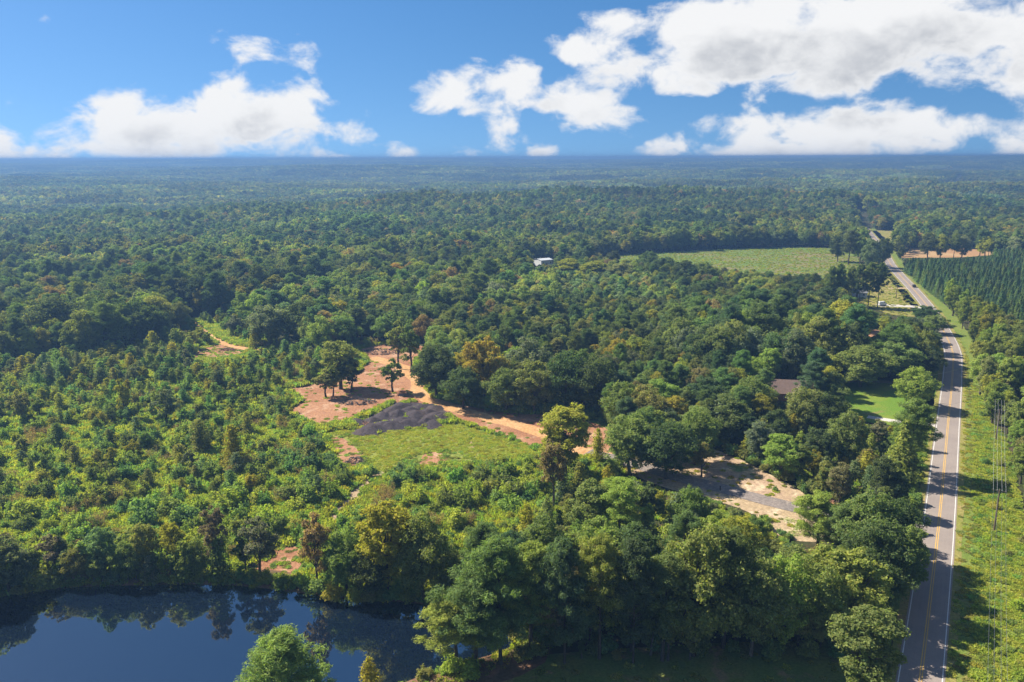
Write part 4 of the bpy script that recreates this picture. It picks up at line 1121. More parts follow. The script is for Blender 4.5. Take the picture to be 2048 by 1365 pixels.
for i in indiv:
    t = TREES[i]
    if t['label']: continue
    best = min(LAND, key=lambda l: (l[1][0] - t['x']) ** 2 + (l[1][1] - t['y']) ** 2)
    lu, lv, _ = proj(*best[1], 0); u, v, _ = proj(t['x'], t['y'], 0)
    du, dv = u - lu, (v - lv) * 2
    rel = ('left of' if du < 0 else 'right of') if abs(du) > abs(dv) else ('beyond' if dv < 0 else 'in front of')
    size = '' if t['kind'] == 'ypine' else ('tall ' if t['h'] > {'bush': 2.6, 'sap': 7, 'thin': 9}.get(t['kind'], 18) else 'small ' if t['h'] < {'bush': 1.5, 'sap': 5, 'thin': 6.5}.get(t['kind'], 13) else '')
    buckets.setdefault((f"{size}{COLWORD[t['tk']]} {WORD[t['kind']]} {rel} {best[0]}"), []).append(i)
for lb, L in buckets.items():
    L.sort(key=lambda i: TREES[i]['uv'][0])
    for n, i in enumerate(L): TREES[i]['label'] = lb if len(L) == 1 else f'{lb}, {ordinal(n)} from left'
seen = {}
for i in sorted(indiv):
    lb = TREES[i]['label']; seen.setdefault(lb, []).append(i)

def place(t, near=True):
    pl = P[t['kind']]; p = pl[t['i'] % len(pl)]
    return p, (t['r'] / p.r, t['r'] / p.r, t['h'] / p.h)
rest = []
for i, t in enumerate(TREES):
    t['rot'] = random.uniform(0, 6.283)
    t['tint'] = tint_of(t['tk'], rng)
    if 'stand' in t:
        b_, w_ = STAND_B[t['stand']], STAND_W[t['stand']]; t['tint'] = np.clip(t['tint'] * b_ * np.array([1 + w_, 1 + w_ * .4, 1 - w_]), .004, .45)
    if i not in indiv:
        rest.append(t); continue
    p, sc = place(t); nm = BASE[t['kind']]
    if p.trunk is None:
        o = bpy.data.objects.new(nm, p.crown); root = o
    else:
        root = bpy.data.objects.new(nm, None); root.empty_display_size = .5
    COL.objects.link(root)
    root.location = (t['x'], t['y'], t['z']); root.rotation_euler = (0, 0, t['rot']); root.scale = sc
    tag(root, t['label'], CAT[t['kind']], GROUP[nm])
    tint = [float(c) for c in t['tint']]
    if p.trunk is None: root['tint'] = tint
    else:
        c = bpy.data.objects.new('crown', p.crown); c.parent = root; COL.objects.link(c); c['tint'] = tint
        k = bpy.data.objects.new('trunk', p.trunk); k.parent = root; COL.objects.link(k)

# ------------------------------------------------------------------ masses that nobody could count: points with instanced forms
def proto_collection(name, protos, attr='whole'):
    c = bpy.data.collections.new(name)
    for i, p in enumerate(protos):
        me = getattr(p, attr) if not isinstance(p, bpy.types.Mesh) else p
        c.objects.link(bpy.data.objects.new(f'{name}_{i:03d}', me))
    return c
def scatter(name, pts, scale, rot, idx, tint, coll, tint_name='tint'):
    me = bpy.data.meshes.new(name); n = len(pts)
    me.vertices.add(n); me.vertices.foreach_set('co', np.asarray(pts, np.float32).ravel())
    pt_attr(me, 'i_scale', 'FLOAT_VECTOR', np.asarray(scale, np.float32)); pt_attr(me, 'i_rot', 'FLOAT', np.asarray(rot, np.float32))
    pt_attr(me, 'i_idx', 'INT', np.asarray(idx, np.int32))
    pt_attr(me, tint_name, 'FLOAT_COLOR', np.column_stack([tint, np.ones(n)]).astype(np.float32))
    o = link(bpy.data.objects.new(name, me))
    g = bpy.data.node_groups.new(name, 'GeometryNodeTree')
    g.interface.new_socket('Geometry', in_out='INPUT', socket_type='NodeSocketGeometry'); g.interface.new_socket('Geometry', in_out='OUTPUT', socket_type='NodeSocketGeometry')
    N = g.nodes; L = g.links
    gi, gout = N.new('NodeGroupInput'), N.new('NodeGroupOutput')
    ci = N.new('GeometryNodeCollectionInfo'); ci.inputs['Collection'].default_value = coll; ci.inputs['Separate Children'].default_value = True; ci.inputs['Reset Children'].default_value = True
    def attr(nm, typ):
        a = N.new('GeometryNodeInputNamedAttribute'); a.data_type = typ; a.inputs['Name'].default_value = nm; return a.outputs[0]
    ip = N.new('GeometryNodeInstanceOnPoints'); ip.inputs['Pick Instance'].default_value = True
    L.new(gi.outputs[0], ip.inputs['Points']); L.new(ci.outputs[0], ip.inputs['Instance'])
    L.new(attr('i_idx', 'INT'), ip.inputs['Instance Index']); L.new(attr('i_scale', 'FLOAT_VECTOR'), ip.inputs['Scale'])
    cx = N.new('ShaderNodeCombineXYZ'); L.new(attr('i_rot', 'FLOAT'), cx.inputs[2])
    er = N.new('FunctionNodeEulerToRotation'); L.new(cx.outputs[0], er.inputs[0]); L.new(er.outputs[0], ip.inputs['Rotation'])
    L.new(ip.outputs[0], gout.inputs[0])
    md = o.modifiers.new('instances', 'NODES'); md.node_group = g
    return tag(o, kind='stuff')
def scatter_trees(name, L, label, cat):
    if not L: return
    protos, index = [], {}
    pts, sc, rot, idx, ti = [], [], [], [], []
    for t in L:
        key = t['kind']
        if math.hypot(t['x'], t['y']) > NEAR_R and key + '_lo' in P: key += '_lo'
        pl = P[key]; k = (key, t['i'] % len(pl))
        if k not in index: index[k] = len(protos); protos.append(pl[k[1]])
        p = protos[index[k]]
        pts.append((t['x'], t['y'], t['z'])); sc.append((t['r'] / p.r, t['r'] / p.r, t['h'] / p.h)); rot.append(t['rot']); idx.append(index[k]); ti.append(t['tint'])
    o = scatter(name, pts, sc, rot, idx, ti, proto_collection(name + '_forms', protos))
    tag(o, label, cat)
hw = [t for t in rest if t['kind'] in ('oak', 'gum')]
scatter_trees('woodland', hw, 'mixed green hardwood forest filling the middle distance and the gaps between trees', 'woods')
scatter_trees('pine_wood', [t for t in rest if t['kind'] in ('pine', 'rpine', 'ypine')], 'pines massed among hardwoods and in the plantation right of the road', 'pine woods')
scatter_trees('undergrowth', [t for t in rest if t['kind'] in ('thin', 'sap', 'bush', 'bare')], 'low green scrub of bushes and saplings over the meadow and verges', 'undergrowth')

# weeds and grass clumps
wp, wt, ws = [], [], []
def weeds(poly, sp, seed, keys, hs, test=None, p=1.0, clump=None):
    Q = jgrid(poly, sp, .5, seed); Q = Q[in_view(Q, 40, 1)]
    if clump: Q = Q[vnoise(Q[:, 0], Q[:, 1], clump, seed) + vnoise(Q[:, 0], Q[:, 1], clump / 3, seed + 1) > .1]
    if test is not None: Q = Q[test(Q)]
    rr = np.random.default_rng(seed)
    for x, y in Q:
        if rr.uniform() > p: continue
        wp.append((x, y, .02)); wt.append(tint_of(keys[int(rr.uniform() * len(keys))], rr, .25)); h = rr.uniform(*hs); w = rr.uniform(.8, 1.5) * (.6 + .5 * h); ws.append((w, w, h))
weeds(mead, 1.0, 71, ['weed', 'weed', 'light', 'lush', 'bushg', 'bushg', 'yellow'], (.5, 1.9), lambda Q: meadow_ok(Q, -1.2), .9)
weeds(PL['grass_patch'], .95, 72, ['weed', 'weed', 'lush', 'lush', 'yellow'], (.12, .42), lambda Q: ~inside(Q, PL['patch_a']) & ~inside(Q, PL['patch_b']), .8)
weeds(PL['patch_a'], 1.3, 84, ['weed', 'lush', 'olive'], (.12, .4), None, .5, 6)
weeds(verge_poly, 1.1, 73, ['weed', 'weed', 'lush', 'light', 'weed', 'bushg'], (.25, .85), lambda Q: line_dist(Q, ROAD[::2]) > 7.0, .95)
weeds(verge_poly, 1.1, 74, ['weed', 'yellow', 'olive'], (.15, .4), lambda Q: (line_dist(Q, ROAD[::2]) > 4.2) & (line_dist(Q, ROAD[::2]) < 7.4), .6)
weeds(PL['clearing'], 2.4, 75, ['weed', 'light', 'olive'], (.15, .5), lambda Q: (line_dist(Q, TRACK) > 3.5) & ~inside(Q, PL['mounds']), .6, 9)
weeds(PL['mounds'], 1.5, 83, ['weed', 'light'], (.5, 1.2), None, .5, 7)
weeds(PL['straw'], 1.8, 76, ['weed', 'yellow', 'gold', 'olive'], (.15, .5), lambda Q: line_dist(Q, DRIVE) > 2.9, .6, 8)
weeds(PL['field'], 2.2, 77, ['weed', 'weed', 'yellow'], (.3, .7), None, .5)
weeds(PL['near_lawn'], 2.0, 78, ['olive', 'light'], (.12, .4), lambda Q: ~inside(Q, PL['pond']), .3)
weeds(PL['thicket'], 1.6, 79, ['weed', 'light', 'bushg'], (.5, 1.5), lambda Q: (line_dist(Q, DRIVE) > 3.3) & ~inside(Q, PL['pond']), .8)
weeds(PL['grove'], 1.6, 80, ['weed', 'light', 'bushg'], (.5, 1.5), lambda Q: (line_dist(Q, DRIVE) > 3.3) & (line_dist(Q, ROAD[::2]) > 5), .8)
weeds(PL['roadside'], 2.2, 81, ['weed', 'yellow', 'olive'], (.2, .6), lambda Q: line_dist(Q, ROAD[::2]) > 5, .5)
def ring(poly, d):
    c = np.mean(poly, axis=0); return [tuple(c + (np.array(p) - c) * d) for p in poly]
for k_, sd_ in (('patch_a', 91), ('patch_b', 92), ('shore_dirt', 93), ('pad', 94)):     # ragged grass over the rims of bare soil
    weeds(ring(PL[k_], 1.12), .8, sd_, ['weed', 'lush', 'light', 'bushg'], (.2, .8), lambda Q, q=ring(PL[k_], .80): ~inside(Q, q) & (line_dist(Q, TRACK2) > 2.4) & ~inside(Q, PL['pond']), .75, 4)
    weeds(PL[k_], 1.0, sd_ + 10, ['weed', 'olive', 'bushg'], (.15, .6), lambda Q: line_dist(Q, TRACK2) > 2.4, .6, 5)
bank = [tuple(p) for p in pp + Nn * 4.5]
weeds(bank, 1.3, 82, ['weed', 'olive', 'bushg', 'yellow'], (.4, 1.3), lambda Q: ~inside(Q, [tuple(p) for p in pp]), .8)
wr = np.random.default_rng(9); nW = len(wp)
o = scatter('weeds', wp, ws, wr.uniform(0, 6.28, nW), wr.integers(0, 4, nW), np.array(wt), proto_collection('weed_forms', P['weed']))
tag(o, 'knee-high green weeds and grass tufts over the meadow, verge and field', 'weeds')

# distant forest: patches of many small crowns
def make_patch(name, seed, size, sp, faces, fs):
    r = np.random.default_rng(seed); Cs, Ns, Ts = [], [], []
    n = int(size / sp)
    keys = ['dark'] * 7 + ['mid'] * 7 + ['grey'] * 4 + ['olive'] * 3 + ['light'] * 2 + ['pine'] * 4 + ['yellow']
    for a in range(n):
        for b in range(n):
            x, y = (a + .5 + r.uniform(-.45, .45)) * sp - size / 2, (b + .5 + r.uniform(-.45, .45)) * sp - size / 2
            h = r.uniform(12, 20); rad = r.uniform(3.2, 5.8); c = tint_of(keys[r.integers(len(keys))], r)
            for k in range(4):
                q = sph(1, r)[0] * rad * .5; cc = np.array([x, y, h - rad * .9]) + q * [1, 1, .8]
                m = faces // 4; e = sph(m, r); e[:, 2] = np.abs(e[:, 2]) * 1.1 - .35
                Cs.append(cc + e * rad * .62); Ns.append(unit(e + [0, 0, .3])); Ts.append(np.tile(c, (m, 1)) * r.uniform(.75, 1.25, (m, 1)))
    C = np.concatenate(Cs); cv, cq = leaf_quads(C, np.concatenate(Ns), fs, .75, r, .35)
    # each patch holds crown faces only, coloured tree by tree
    me = mesh_np(name, cv, quads=cq, mats=[M['far']])
    pt_attr(me, 'tint', 'FLOAT_COLOR', np.column_stack([np.repeat(np.concatenate(Ts), 4, 0), np.ones(len(cv))]).astype(np.float32))
    return me
pa = [make_patch(f'patch_a{i}', 200 + i, 40, 7.0, 72, 1.0) for i in range(5)]
pb = [make_patch(f'patch_b{i}', 220 + i, 80, 7.6, 36, 1.6) for i in range(4)]
cut = np.array([G(1878, 394), G(1905, 376), G(1932, 350)])
pts, sc, idx, ti = [], [], [], []
rr = np.random.default_rng(12)
for (r0, r1, size, base, cnt) in ((MID_R, 3600, 36, 0, 5), (3600, 8300, 72, 5, 4)):
    X, Y = np.meshgrid(np.arange(-11000, 11001, size), np.arange(700, 15000, size)); Q = np.stack([X.ravel(), Y.ravel()], 1).astype(float)
    R_ = np.hypot(Q[:, 0], Q[:, 1]); Q = Q[(R_ > r0) & (R_ <= r1) & (np.abs(Q[:, 0]) < Q[:, 1] * .70 + 60)]
    Q = Q[line_dist(Q, cut) > 24]
    Q += rr.uniform(-.1, .1, Q.shape) * size
    z = hills(Q[:, 0], Q[:, 1])
    v = vnoise(Q[:, 0], Q[:, 1], 700, 8) * .22 + vnoise(Q[:, 0], Q[:, 1], 210, 9) * .2
    for (x, y), zz, b in zip(Q, z, v):
        si = stand_at(x, y); g_ = STAND_B[si] ** 1.2; w_ = STAND_W[si]; pts.append((x, y, zz)); s = rr.uniform(.95, 1.15) * STAND_H[si] * 1.05; sc.append((1.12, 1.12, s)); idx.append(base + rr.integers(cnt)); ti.append(((1 + 1.2 * b + w_) * g_, (1 + b + .4 * w_) * g_, (1 - b * .1 - w_) * g_))
n = len(pts)
o = scatter('distant_forest', pts, sc, rr.integers(0, 4, n) * (math.pi / 2), idx, np.array(ti), proto_collection('distant_forms', pa + pb), 'hue')
tag(o, 'hazy unbroken forest rolling to the horizon', 'forest')

# ------------------------------------------------------------------ gravel mounds, brush piles
def heap_mesh(name, seed, n=18, mat='gravel'):
    """tipped heap: ridge-backed cone with a slumped, lumpy skirt"""
    r = np.random.default_rng(seed); V = []; g = n
    X, Y = np.meshgrid(np.linspace(-1, 1, g), np.linspace(-1, 1, g))
    q = np.hypot(X * (1 + .15 * r.normal()), Y); a = np.arctan2(Y, X)
    rim = 1 + .10 * np.sin(2 * a + r.uniform(0, 6)) + .07 * np.sin(3 * a + r.uniform(0, 6)) + .04 * np.sin(7 * a + r.uniform(0, 6))
    s = np.clip(1 - q / rim, 0, 1)
    s2 = np.clip(s * 1.1, 0, 1); Z = .55 * s2 + .45 * s2 * s2 * (3 - 2 * s2) + .05 * np.sin(4 * X + r.uniform(0, 6)) * np.sin(5 * Y + r.uniform(0, 6)) * s2 + .035 * np.sin(9 * X + r.uniform(0, 6)) * np.sin(8 * Y + r.uniform(0, 6)) * (s > 0) + r.normal(size=X.shape) * .03 * (s > 0)
    Z = np.where(s > 0, Z, -.03)
    V = np.stack([X.ravel(), Y.ravel(), Z.ravel()], 1)
    i = (np.arange(g - 1)[:, None] * g + np.arange(g - 1)).ravel()
    me = mesh_np(name, V, quads=np.stack([i, i + 1, i + g + 1, i + g], 1), mats=[M[mat]])
    me.polygons.foreach_set('use_smooth', np.ones(len(me.polygons), bool)); return me
heaps = [heap_mesh(f'heap{i}', 300 + i, 22) for i in range(7)]
MOUNDS = [(806,812),(838,815),(862,820),(790,820),(822,824),(850,827),(876,829),(797,831),(770,834),(742,842),(720,845),(828,834),(856,838),(882,837),(805,842),(780,846),(760,850),(832,845),(862,846),(752,858),(735,860),(810,852),(786,855),(845,850)]
mr = random.Random(4)
names_m = sorted(range(len(MOUNDS)), key=lambda k: MOUNDS[k])
rows = {}
for k, (u, v) in enumerate(MOUNDS): rows.setdefault(0 if v < 823 else 1 if v < 833 else 2 if v < 843 else 3, []).append((u, k))
rowname = ['rearmost row', 'second row from the back', 'third row from the back', 'front row']
mlabel = {}
for rk, L in rows.items():
    for n_, (u, k) in enumerate(sorted(L)): mlabel[k] = f'grey gravel mound in the {rowname[rk]} of the heaps, {ordinal(n_)} from left'
for k, (u, v) in enumerate(MOUNDS):
    x, y = G(u, v); o = link(bpy.data.objects.new('gravel_mound', heaps[k % 7]))
    s = mr.uniform(2.7, 4.6); o.location = (x + mr.uniform(-.9, .9), y + mr.uniform(-1.5, 1.5), .05); o.scale = (s * mr.uniform(1.0, 1.7), s * mr.uniform(.9, 1.1), mr.uniform(.9, 1.75)); o.rotation_euler = (0, 0, mr.uniform(0, 6.28))
    tag(o, mlabel[k], 'gravel mound', 'gravel mounds in the clearing')
def brush_pile(u, v, rx, ry, hh, n, mats, label, seed):
    r = random.Random(seed); x, y = G(u, v); root = empty('brush_pile', (x, y, .05)); tag(root, label, 'brush pile', 'brush piles')
    for part, mat in (('branches', mats[0]), ('roots', mats[1])):
        bm = bmesh.new()
        for k in range(n):
            a = r.uniform(0, 6.28); q = math.sqrt(r.random()); cx, cy_ = math.cos(a) * q * rx, math.sin(a) * q * ry
            cz = hh * (1 - q * q) * r.uniform(.3, 1); L = r.uniform(.5, 1.6); b = r.uniform(0, 6.28); e = r.uniform(-.35, .5)
            d = Vector((math.cos(b) * math.cos(e), math.sin(b) * math.cos(e), math.sin(e))) * L
            w = r.uniform(.05, .17)
            c = Vector((cx, cy_, max(.1, cz))); tube(bm, c - d / 2 + Vector((0, 0, .1)), c + d / 2, w, w * .5, 5)
        bm_obj(part, bm, M[mat], root)['kind'] = 'stuff'
    hm = heap_mesh('litter', seed + 50, 14, 'soil'); o = link(bpy.data.objects.new('soil_heap', hm)); o.parent = root; o.scale = (rx * .95, ry * .95, hh * .7)
brush_pile(715, 806, 6.5, 3.2, 1.3, 130, ('dead_wood', 'dark_wood'), 'grey brush and mulch pile in the shade beside the gravel mounds', 1)
brush_pile(762, 706, 10, 4.5, 1.8, 150, ('dark_wood', 'dark_wood'), 'long dark brush pile at the back of the dirt clearing', 2)
brush_pile(456, 701, 3.6, 2.2, 1.2, 60, ('dark_wood', 'clay_lump'), 'small dark brush pile on the dirt pad', 3)
brush_pile(712, 923, 3.2, 2.4, 1.0, 70, ('dead_wood', 'dark_wood'), 'low brush pile beside the dark shrubs left of the grass patch', 4)
brush_pile(1685, 1002, 3.4, 2.0, 1.3, 80, ('dead_wood', 'clay_lump'), 'reddish brush pile beside the straw bank near the road', 5)
brush_pile(728, 850, 2.4, 1.6, .9, 50, ('clay_lump', 'dead_wood'), 'orange clay and root pile at the left tip of the gravel mounds', 6)
brush_pile(1665, 682, 7, 4, 1.6, 90, ('clay_lump', 'dead_wood'), 'orange clay heap in the clay cut among dark pines', 7)

# ------------------------------------------------------------------ utility poles and wires
def utility_pole(x, y, h, rz, label, arm=True):
    root = empty('utility_pole', (x, y, 0), rz); tag(root, label, 'utility pole', 'utility poles')
    bm = bmesh.new(); tube(bm, (0, 0, -.2), (0, 0, h), .20, .14, 8); bm_obj('pole', bm, M['pole_wood'], root)
    tops = []
    if arm:
        bm = bmesh.new(); box(bm, (0, .14, h - .45), (2.6, .10, .13)); a = bm_obj('crossarm', bm, M['pole_wood'], root)
        for s in (-1, 1):
            bm = bmesh.new(); tube(bm, (s * .7, .14, h - .5), (0, .14, h - 1.15), .025, .025, 5); bm_obj('brace', bm, M['black_metal'], root)
    for px in ((-1.2, -.45, .45, 1.2) if arm else (0,)):
        z0 = h - .38 if arm else h
        bm = bmesh.new(); tube(bm, (px, .14 if arm else 0, z0), (px, .14 if arm else 0, z0 + .14), .05, .07, 7); tube(bm, (px, .14 if arm else 0, z0 + .14), (px, .14 if arm else 0, z0 + .24), .075, .03, 7)
        bm_obj('insulator', bm, M['ceramic'], root)
        c, s_ = math.cos(rz), math.sin(rz); yy = .14 if arm else 0
        tops.append(Vector((x + px * c - yy * s_, y + px * s_ + yy * c, z0 + .24)))
    return tops
def wire(a, b, sag, label, rad=.022):
    bm = bmesh.new(); n = 20; pts = []
    for i in range(n + 1):
        t = i / n; p = a.lerp(b, t); p.z -= sag * 4 * t * (1 - t); pts.append(p)
    q = (b - a).to_track_quat('Z', 'Y'); rings = []
    for p in pts: rings.append([bm.verts.new(p + q @ Vector((rad * math.cos(k * 2.0944), rad * math.sin(k * 2.0944), 0))) for k in range(3)])
    for i in range(n):
        for k in range(3): bm.faces.new((rings[i][k], rings[i][(k + 1) % 3], rings[i + 1][(k + 1) % 3], rings[i + 1][k]))
    tag(bm_obj('overhead_wire', bm, M['wire']), label, 'wire', 'overhead wires')
p1, p2 = np.array(G(1991.5, 881)), np.array(G(1987.5, 1064)); dl = p1 - p2; ang = math.atan2(dl[1], dl[0]) - math.pi / 2
p3 = p2 - dl * 1.42; p0 = p1 + dl * 1.05
T2 = utility_pole(*p2, 10.2, ang, 'wooden utility pole with crossarm on the grassy verge, nearest to viewer')
T1 = utility_pole(*p1, 9.6, ang, 'wooden utility pole at the back of the grassy verge by the woods')
T3 = utility_pole(*p3, 10.2, ang, 'wooden utility pole on the verge nearest to where the wires come overhead')
T0 = utility_pole(*p0, 10.0, ang, 'wooden utility pole among trees where the wires cross the road')
nth = ['first', 'second', 'third', 'fourth']
for k in range(4):
    wire(T2[k], T3[k], 1.5, f'{nth[k]} overhead wire from the road side, between crossarm pole and bottom edge')
    wire(T2[k], T1[k], 1.1, f'{nth[k]} overhead wire from the road side, between the two verge poles')
    wire(T1[k], T0[k], 1.2, f'{nth[k]} overhead wire from the road side, running from back verge pole into trees')
pl = np.array(G(1843, 803)); TL = utility_pole(*pl, 8.5, ang, 'slim pale utility pole beside the lawn tree', arm=False)
for k, e in enumerate((1, 2)): wire(TL[0], T0[e], .6, f'{nth[k]} service wire crossing above the road beside the lawn')
pm = np.array(G(1792, 598)); utility_pole(*pm, 8.5, .5, 'distant utility pole on the dry roadside grass', arm=True)

# ------------------------------------------------------------------ driveway post, mailbox
x, y = G(1440, 983)
root = empty('marker_post', (x, y, .1)); tag(root, 'slim black post standing at the edge of the grey driveway', 'post')
bm = bmesh.new(); box(bm, (0, 0, .62), (.22, .2, 1.24), bevel=.03); bm_obj('post', bm, M['black_metal'], root)
bm = bmesh.new(); box(bm, (0, 0, 1.3), (.3, .28, .12), bevel=.03); bm_obj('cap', bm, M['black_metal'], root)
bm = bmesh.new(); box(bm, (0, 0, .02), (.5, .45, .06), bevel=.01); bm_obj('base', bm, M['concrete'], root)
x, y = G(1868, 842)
root = empty('mailbox', (x, y, .05)); tag(root, 'small roadside mailbox on a post at the concrete drive', 'mailbox')
bm = bmesh.new(); box(bm, (0, 0, .5), (.1, .1, 1.0)); bm_obj('post', bm, M['pole_wood'], root)
bm = bmesh.new(); tube(bm, (-.25, 0, 1.12), (.25, 0, 1.12), .13, .13, 10); bm_obj('box', bm, M['mailbox'], root)

# ------------------------------------------------------------------ buildings
def gable(bm, w, d, z0, z1, over=.4, t=.16):
    """two roof slopes with thickness, ridge along x"""
    for s in (-1, 1):
        a = [(-w / 2 - over, s * (d / 2 + over), z0 - over * (z1 - z0) / (d / 2)), (w / 2 + over, s * (d / 2 + over), z0 - over * (z1 - z0) / (d / 2)), (w / 2 + over, 0, z1), (-w / 2 - over, 0, z1)]
        v = [bm.verts.new(p) for p in a] + [bm.verts.new((p[0], p[1], p[2] + t)) for p in a]
        for f in ((3, 2, 1, 0), (4, 5, 6, 7), (0, 1, 5, 4), (1, 2, 6, 5), (2, 3, 7, 6), (3, 0, 4, 7)): bm.faces.new([v[k] for k in f])
def gwalls(bm, w, d, h, z1):
    v = [bm.verts.new(p) for p in ((-w/2,-d/2,0),(w/2,-d/2,0),(w/2,d/2,0),(-w/2,d/2,0),(-w/2,-d/2,h),(w/2,-d/2,h),(w/2,d/2,h),(-w/2,d/2,h),(-w/2,0,z1),(w/2,0,z1))]
    for f in ((0,1,5,4),(2,3,7,6),(1,2,6,9,5),(3,0,4,8,7)): bm.faces.new([v[k] for k in f])
def house(name, x, y, rz, w, d, h, rise, wallm, roofm, label, cat, wing=None, chimney=False, wins=4, door=True):
    root = empty(name, (x, y, 0), rz); tag(root, label, cat)
    bm = bmesh.new(); gwalls(bm, w, d, h, h + rise - .05); bm_obj('wall', bm, M[wallm], root)
    bm = bmesh.new(); gable(bm, w, d, h, h + rise); ro = bm_obj('roof', bm, M[roofm], root)
    if wing:
        wx, ww, wl = wing       # a gabled wing towards the front (-y)
        e = link(bpy.data.objects.new('wing_wall', None)); 
        bpy.data.objects.remove(e)
        bm = bmesh.new(); gwalls(bm, wl, ww, h, h + rise * .8 - .05); bmesh.ops.transform(bm, matrix=Matrix.Translation((wx, -d / 2 - wl / 2 + d * .25, .01)) @ Matrix.Rotation(math.pi / 2, 4, 'Z'), verts=bm.verts); bm_obj('wing_wall', bm, M[wallm], root)
        bm = bmesh.new(); gable(bm, wl, ww, h, h + rise * .8); bmesh.ops.transform(bm, matrix=Matrix.Translation((wx, -d / 2 - wl / 2 + d * .25, .02)) @ Matrix.Rotation(math.pi / 2, 4, 'Z'), verts=bm.verts); bm_obj('wing_roof', bm, M[roofm], root)
    if chimney:
        bm = bmesh.new(); box(bm, (w * .3, .6, h + rise + .1), (.8, .6, 1.6)); c = bm_obj('chimney', bm, M['brick_wall'], ro)
    for k in range(wins):
        wx_ = -w / 2 + (k + .5) * w / wins
        if door and k == wins // 2:
            bm = bmesh.new(); box(bm, (wx_, -d / 2 - .03, 1.05), (1.0, .08, 2.1)); bm_obj('door', bm, M['door_paint'], root); continue
        bm = bmesh.new(); box(bm, (wx_, -d / 2 - .02, h * .55), (1.25, .10, 1.35)); wi = bm_obj('window', bm, M['trim'], root)
        bm = bmesh.new(); box(bm, (wx_, -d / 2 - .05, h * .55), (1.05, .08, 1.15)); bm_obj('pane', bm, M['window_glass'], wi)
    return root
x, y = HOUSE_XY
house('house', x + 2.5, y + 3, math.radians(-10), 17, 10, 2.8, 3.4, 'brick_wall', 'shingle', 'low house with brown shingle roof half hidden by trees', 'house', wing=(3.2, 7, 7), chimney=False)
x, y = BARN_XY
house('barn', x, y, math.radians(32), 10.5, 10.5, 4.6, .8, 'white_siding', 'metal_roof', 'white barn with pale low-pitched metal roof at the field edge', 'barn', wins=3)
x, y = G(1071, 523)
house('camper_trailer', x, y, math.radians(-12), 10, 3.2, 2.9, .25, 'white_siding', 'metal_roof', 'long white trailer parked behind the white barn', 'trailer', wins=4)
x, y = G(1706, 592)
house('farmhouse', x, y, math.radians(-20), 15, 9, 2.9, 3.0, 'white_siding', 'grey_shingle', 'grey-roofed farmhouse glimpsed behind the roadside pine row', 'house')
x, y = G(1680, 598)
house('outbuilding', x, y, math.radians(-20), 9, 6, 2.6, 1.6, 'white_siding', 'metal_roof', 'small pale-roofed outbuilding left of the grey-roofed farmhouse', 'shed', wins=3)

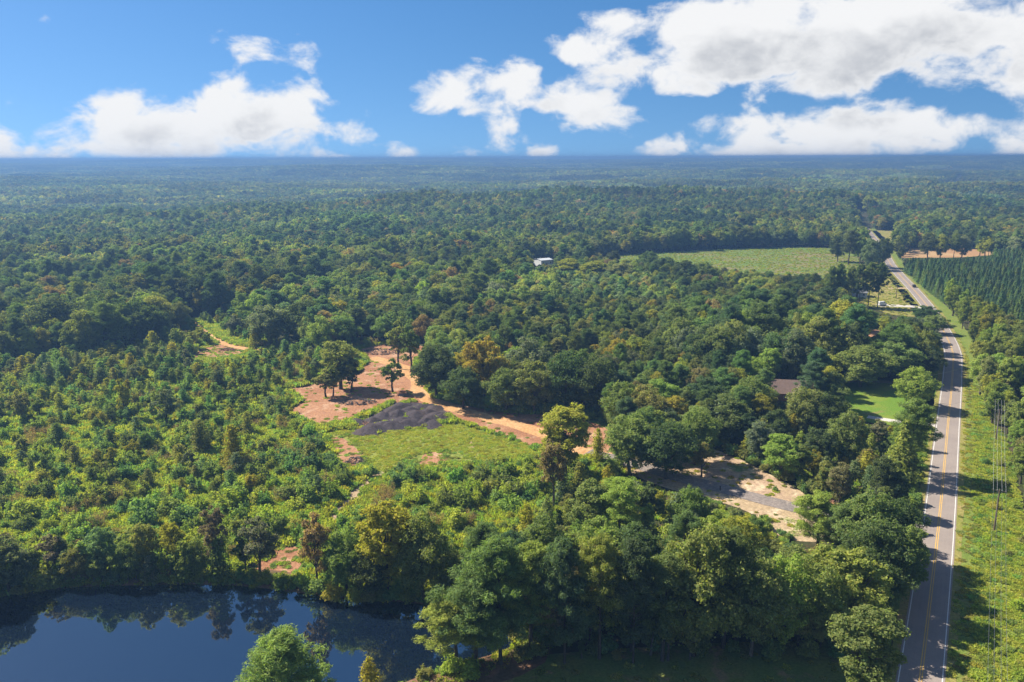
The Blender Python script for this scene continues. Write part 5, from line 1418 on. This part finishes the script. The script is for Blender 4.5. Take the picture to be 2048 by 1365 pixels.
# ------------------------------------------------------------------ vehicles
def vehicle(name, x, y, rz, paint, label, L=4.7, Wd=1.85, Hh=1.7, van=False):
    root = empty(name, (x, y, .09), rz); tag(root, label, 'car' if not van else 'van')
    # side profile swept across the width, nose towards +x
    if not van: prof = [(-2.3,.45),(-2.33,.95),(-2.2,1.1),(-1.95,1.62),(-1.5,1.7),(.2,1.68),(.95,1.12),(2.05,.98),(2.3,.8),(2.33,.42)]
    else: prof = [(-2.7,.5),(-2.72,2.2),(-2.6,2.35),(1.2,2.35),(1.7,1.5),(2.5,1.25),(2.65,.9),(2.66,.45)]
    def inset(z): return .0 if z < 1.12 else .14 * (z - 1.12) / .5
    bm = bmesh.new(); l = [bm.verts.new((px, -Wd / 2 + inset(pz), pz)) for px, pz in prof]; rr_ = [bm.verts.new((px, Wd / 2 - inset(pz), pz)) for px, pz in prof]
    n = len(prof)
    for i in range(n): bm.faces.new((l[i], l[(i + 1) % n], rr_[(i + 1) % n], rr_[i]))
    bm.faces.new(l[::-1]); bm.faces.new(rr_)
    bmesh.ops.recalc_face_normals(bm, faces=bm.faces)
    bmesh.ops.bevel(bm, geom=list(bm.edges), offset=.05, segments=2, affect='EDGES')
    bm_obj('body', bm, M[paint], root)
    z0, z1 = (1.14, 1.58) if not van else (1.5, 2.1)
    for s in (-1, 1):
        for xa, xb in (((-1.75, -.6), (-.5, .45)) if not van else ((.5, 1.35),)):
            bm = bmesh.new(); box(bm, ((xa + xb) / 2, s * (Wd / 2 - .07), (z0 + z1) / 2), (xb - xa, .06, z1 - z0 - .05), bevel=.02); bm_obj('side_window', bm, M['window_glass'], root)
    bm = bmesh.new(); v = [bm.verts.new(p) for p in (((.3,-.72,1.64),(.3,.72,1.64),(.96,.80,1.16),(.96,-.80,1.16)) if not van else ((1.24,-.75,2.3),(1.24,.75,2.3),(1.72,.82,1.55),(1.72,-.82,1.55)))]
    bm.faces.new(v); bmesh.ops.translate(bm, vec=(.05, 0, .05), verts=bm.verts); bmesh.ops.solidify(bm, geom=bm.faces[:], thickness=.02); bm_obj('windscreen', bm, M['window_glass'], root)
    bm = bmesh.new(); box(bm, (-2.12 if not van else -2.72, 0, (z0 + z1) / 2), (.06, 1.3, .38)); bm_obj('rear_window', bm, M['window_glass'], root)
    for wx in (-1.4, 1.42):
        for s in (-1, 1):
            bm = bmesh.new(); tube(bm, (wx, s * (Wd / 2 - .22), .36), (wx, s * (Wd / 2 + .02), .36), .36, .36, 14); w = bm_obj('wheel', bm, M['rubber'], root)
            bm = bmesh.new(); tube(bm, (wx, s * (Wd / 2 + .0), .36), (wx, s * (Wd / 2 + .035), .36), .22, .2, 10); bm_obj('rim', bm, M['rim'], w)
    for s in (-1, 1):
        bm = bmesh.new(); box(bm, (2.24 if not van else 2.6, s * .68, .82), (.12, .34, .16)); bm_obj('headlight', bm, M['head_lamp'], root)
        bm = bmesh.new(); box(bm, (-2.3 if not van else -2.7, s * .76, .98), (.1, .22, .26)); bm_obj('tail_light', bm, M['tail_lamp'], root)
i = int(np.argmin(np.abs(ROAD[:, 1] - G(1817, 574)[1]))); tg = ROAD[i + 1] - ROAD[i - 1]; tg /= np.linalg.norm(tg); nr = np.array([tg[1], -tg[0]])
cx, cyy = ROAD[i] + nr * 1.55
vehicle('car', cx, cyy, math.atan2(tg[1], tg[0]), 'car_paint', 'dark car driving away along the far stretch of road')
x, y = G(1764, 612)
vehicle('van', x, y, .4, 'van_paint', 'white van parked at the end of the side drive under pines', van=True)

# ------------------------------------------------------------------ air
HAZE_TOP = 90.0
bm = bmesh.new(); r_ = bmesh.ops.create_cube(bm, size=1.0)
bmesh.ops.transform(bm, matrix=Matrix.Translation((0, 4300, (HAZE_TOP - 60) / 2)) @ Matrix.Diagonal((15400, 10600, HAZE_TOP + 60, 1)), verts=bm.verts)
hz, t = material('haze_air')
pv = t.new('ShaderNodeVolumePrincipled'); pv.inputs['Color'].default_value = (.148, .285, .535, 1); pv.inputs['Density'].default_value = .00036
pv.inputs['Anisotropy'].default_value = .25
t.l.new(pv.outputs[0], t.out.inputs['Volume'])
ho = bm_obj('haze', bm, hz); tag(ho, 'thin blue haze in the air over the whole valley', 'haze', kind='stuff')
print('PLANTS', len(TREES), 'individual', len(indiv), 'weeds', nW, 'patches', len(pts), 'objects', len(scene.objects))
from collections import Counter
print(Counter(BASE[TREES[i]['kind']] for i in indiv), Counter(BASE[t['kind']] for t in TREES))
print('TRIS', sum(len(m.polygons) * 2 for m in bpy.data.meshes))
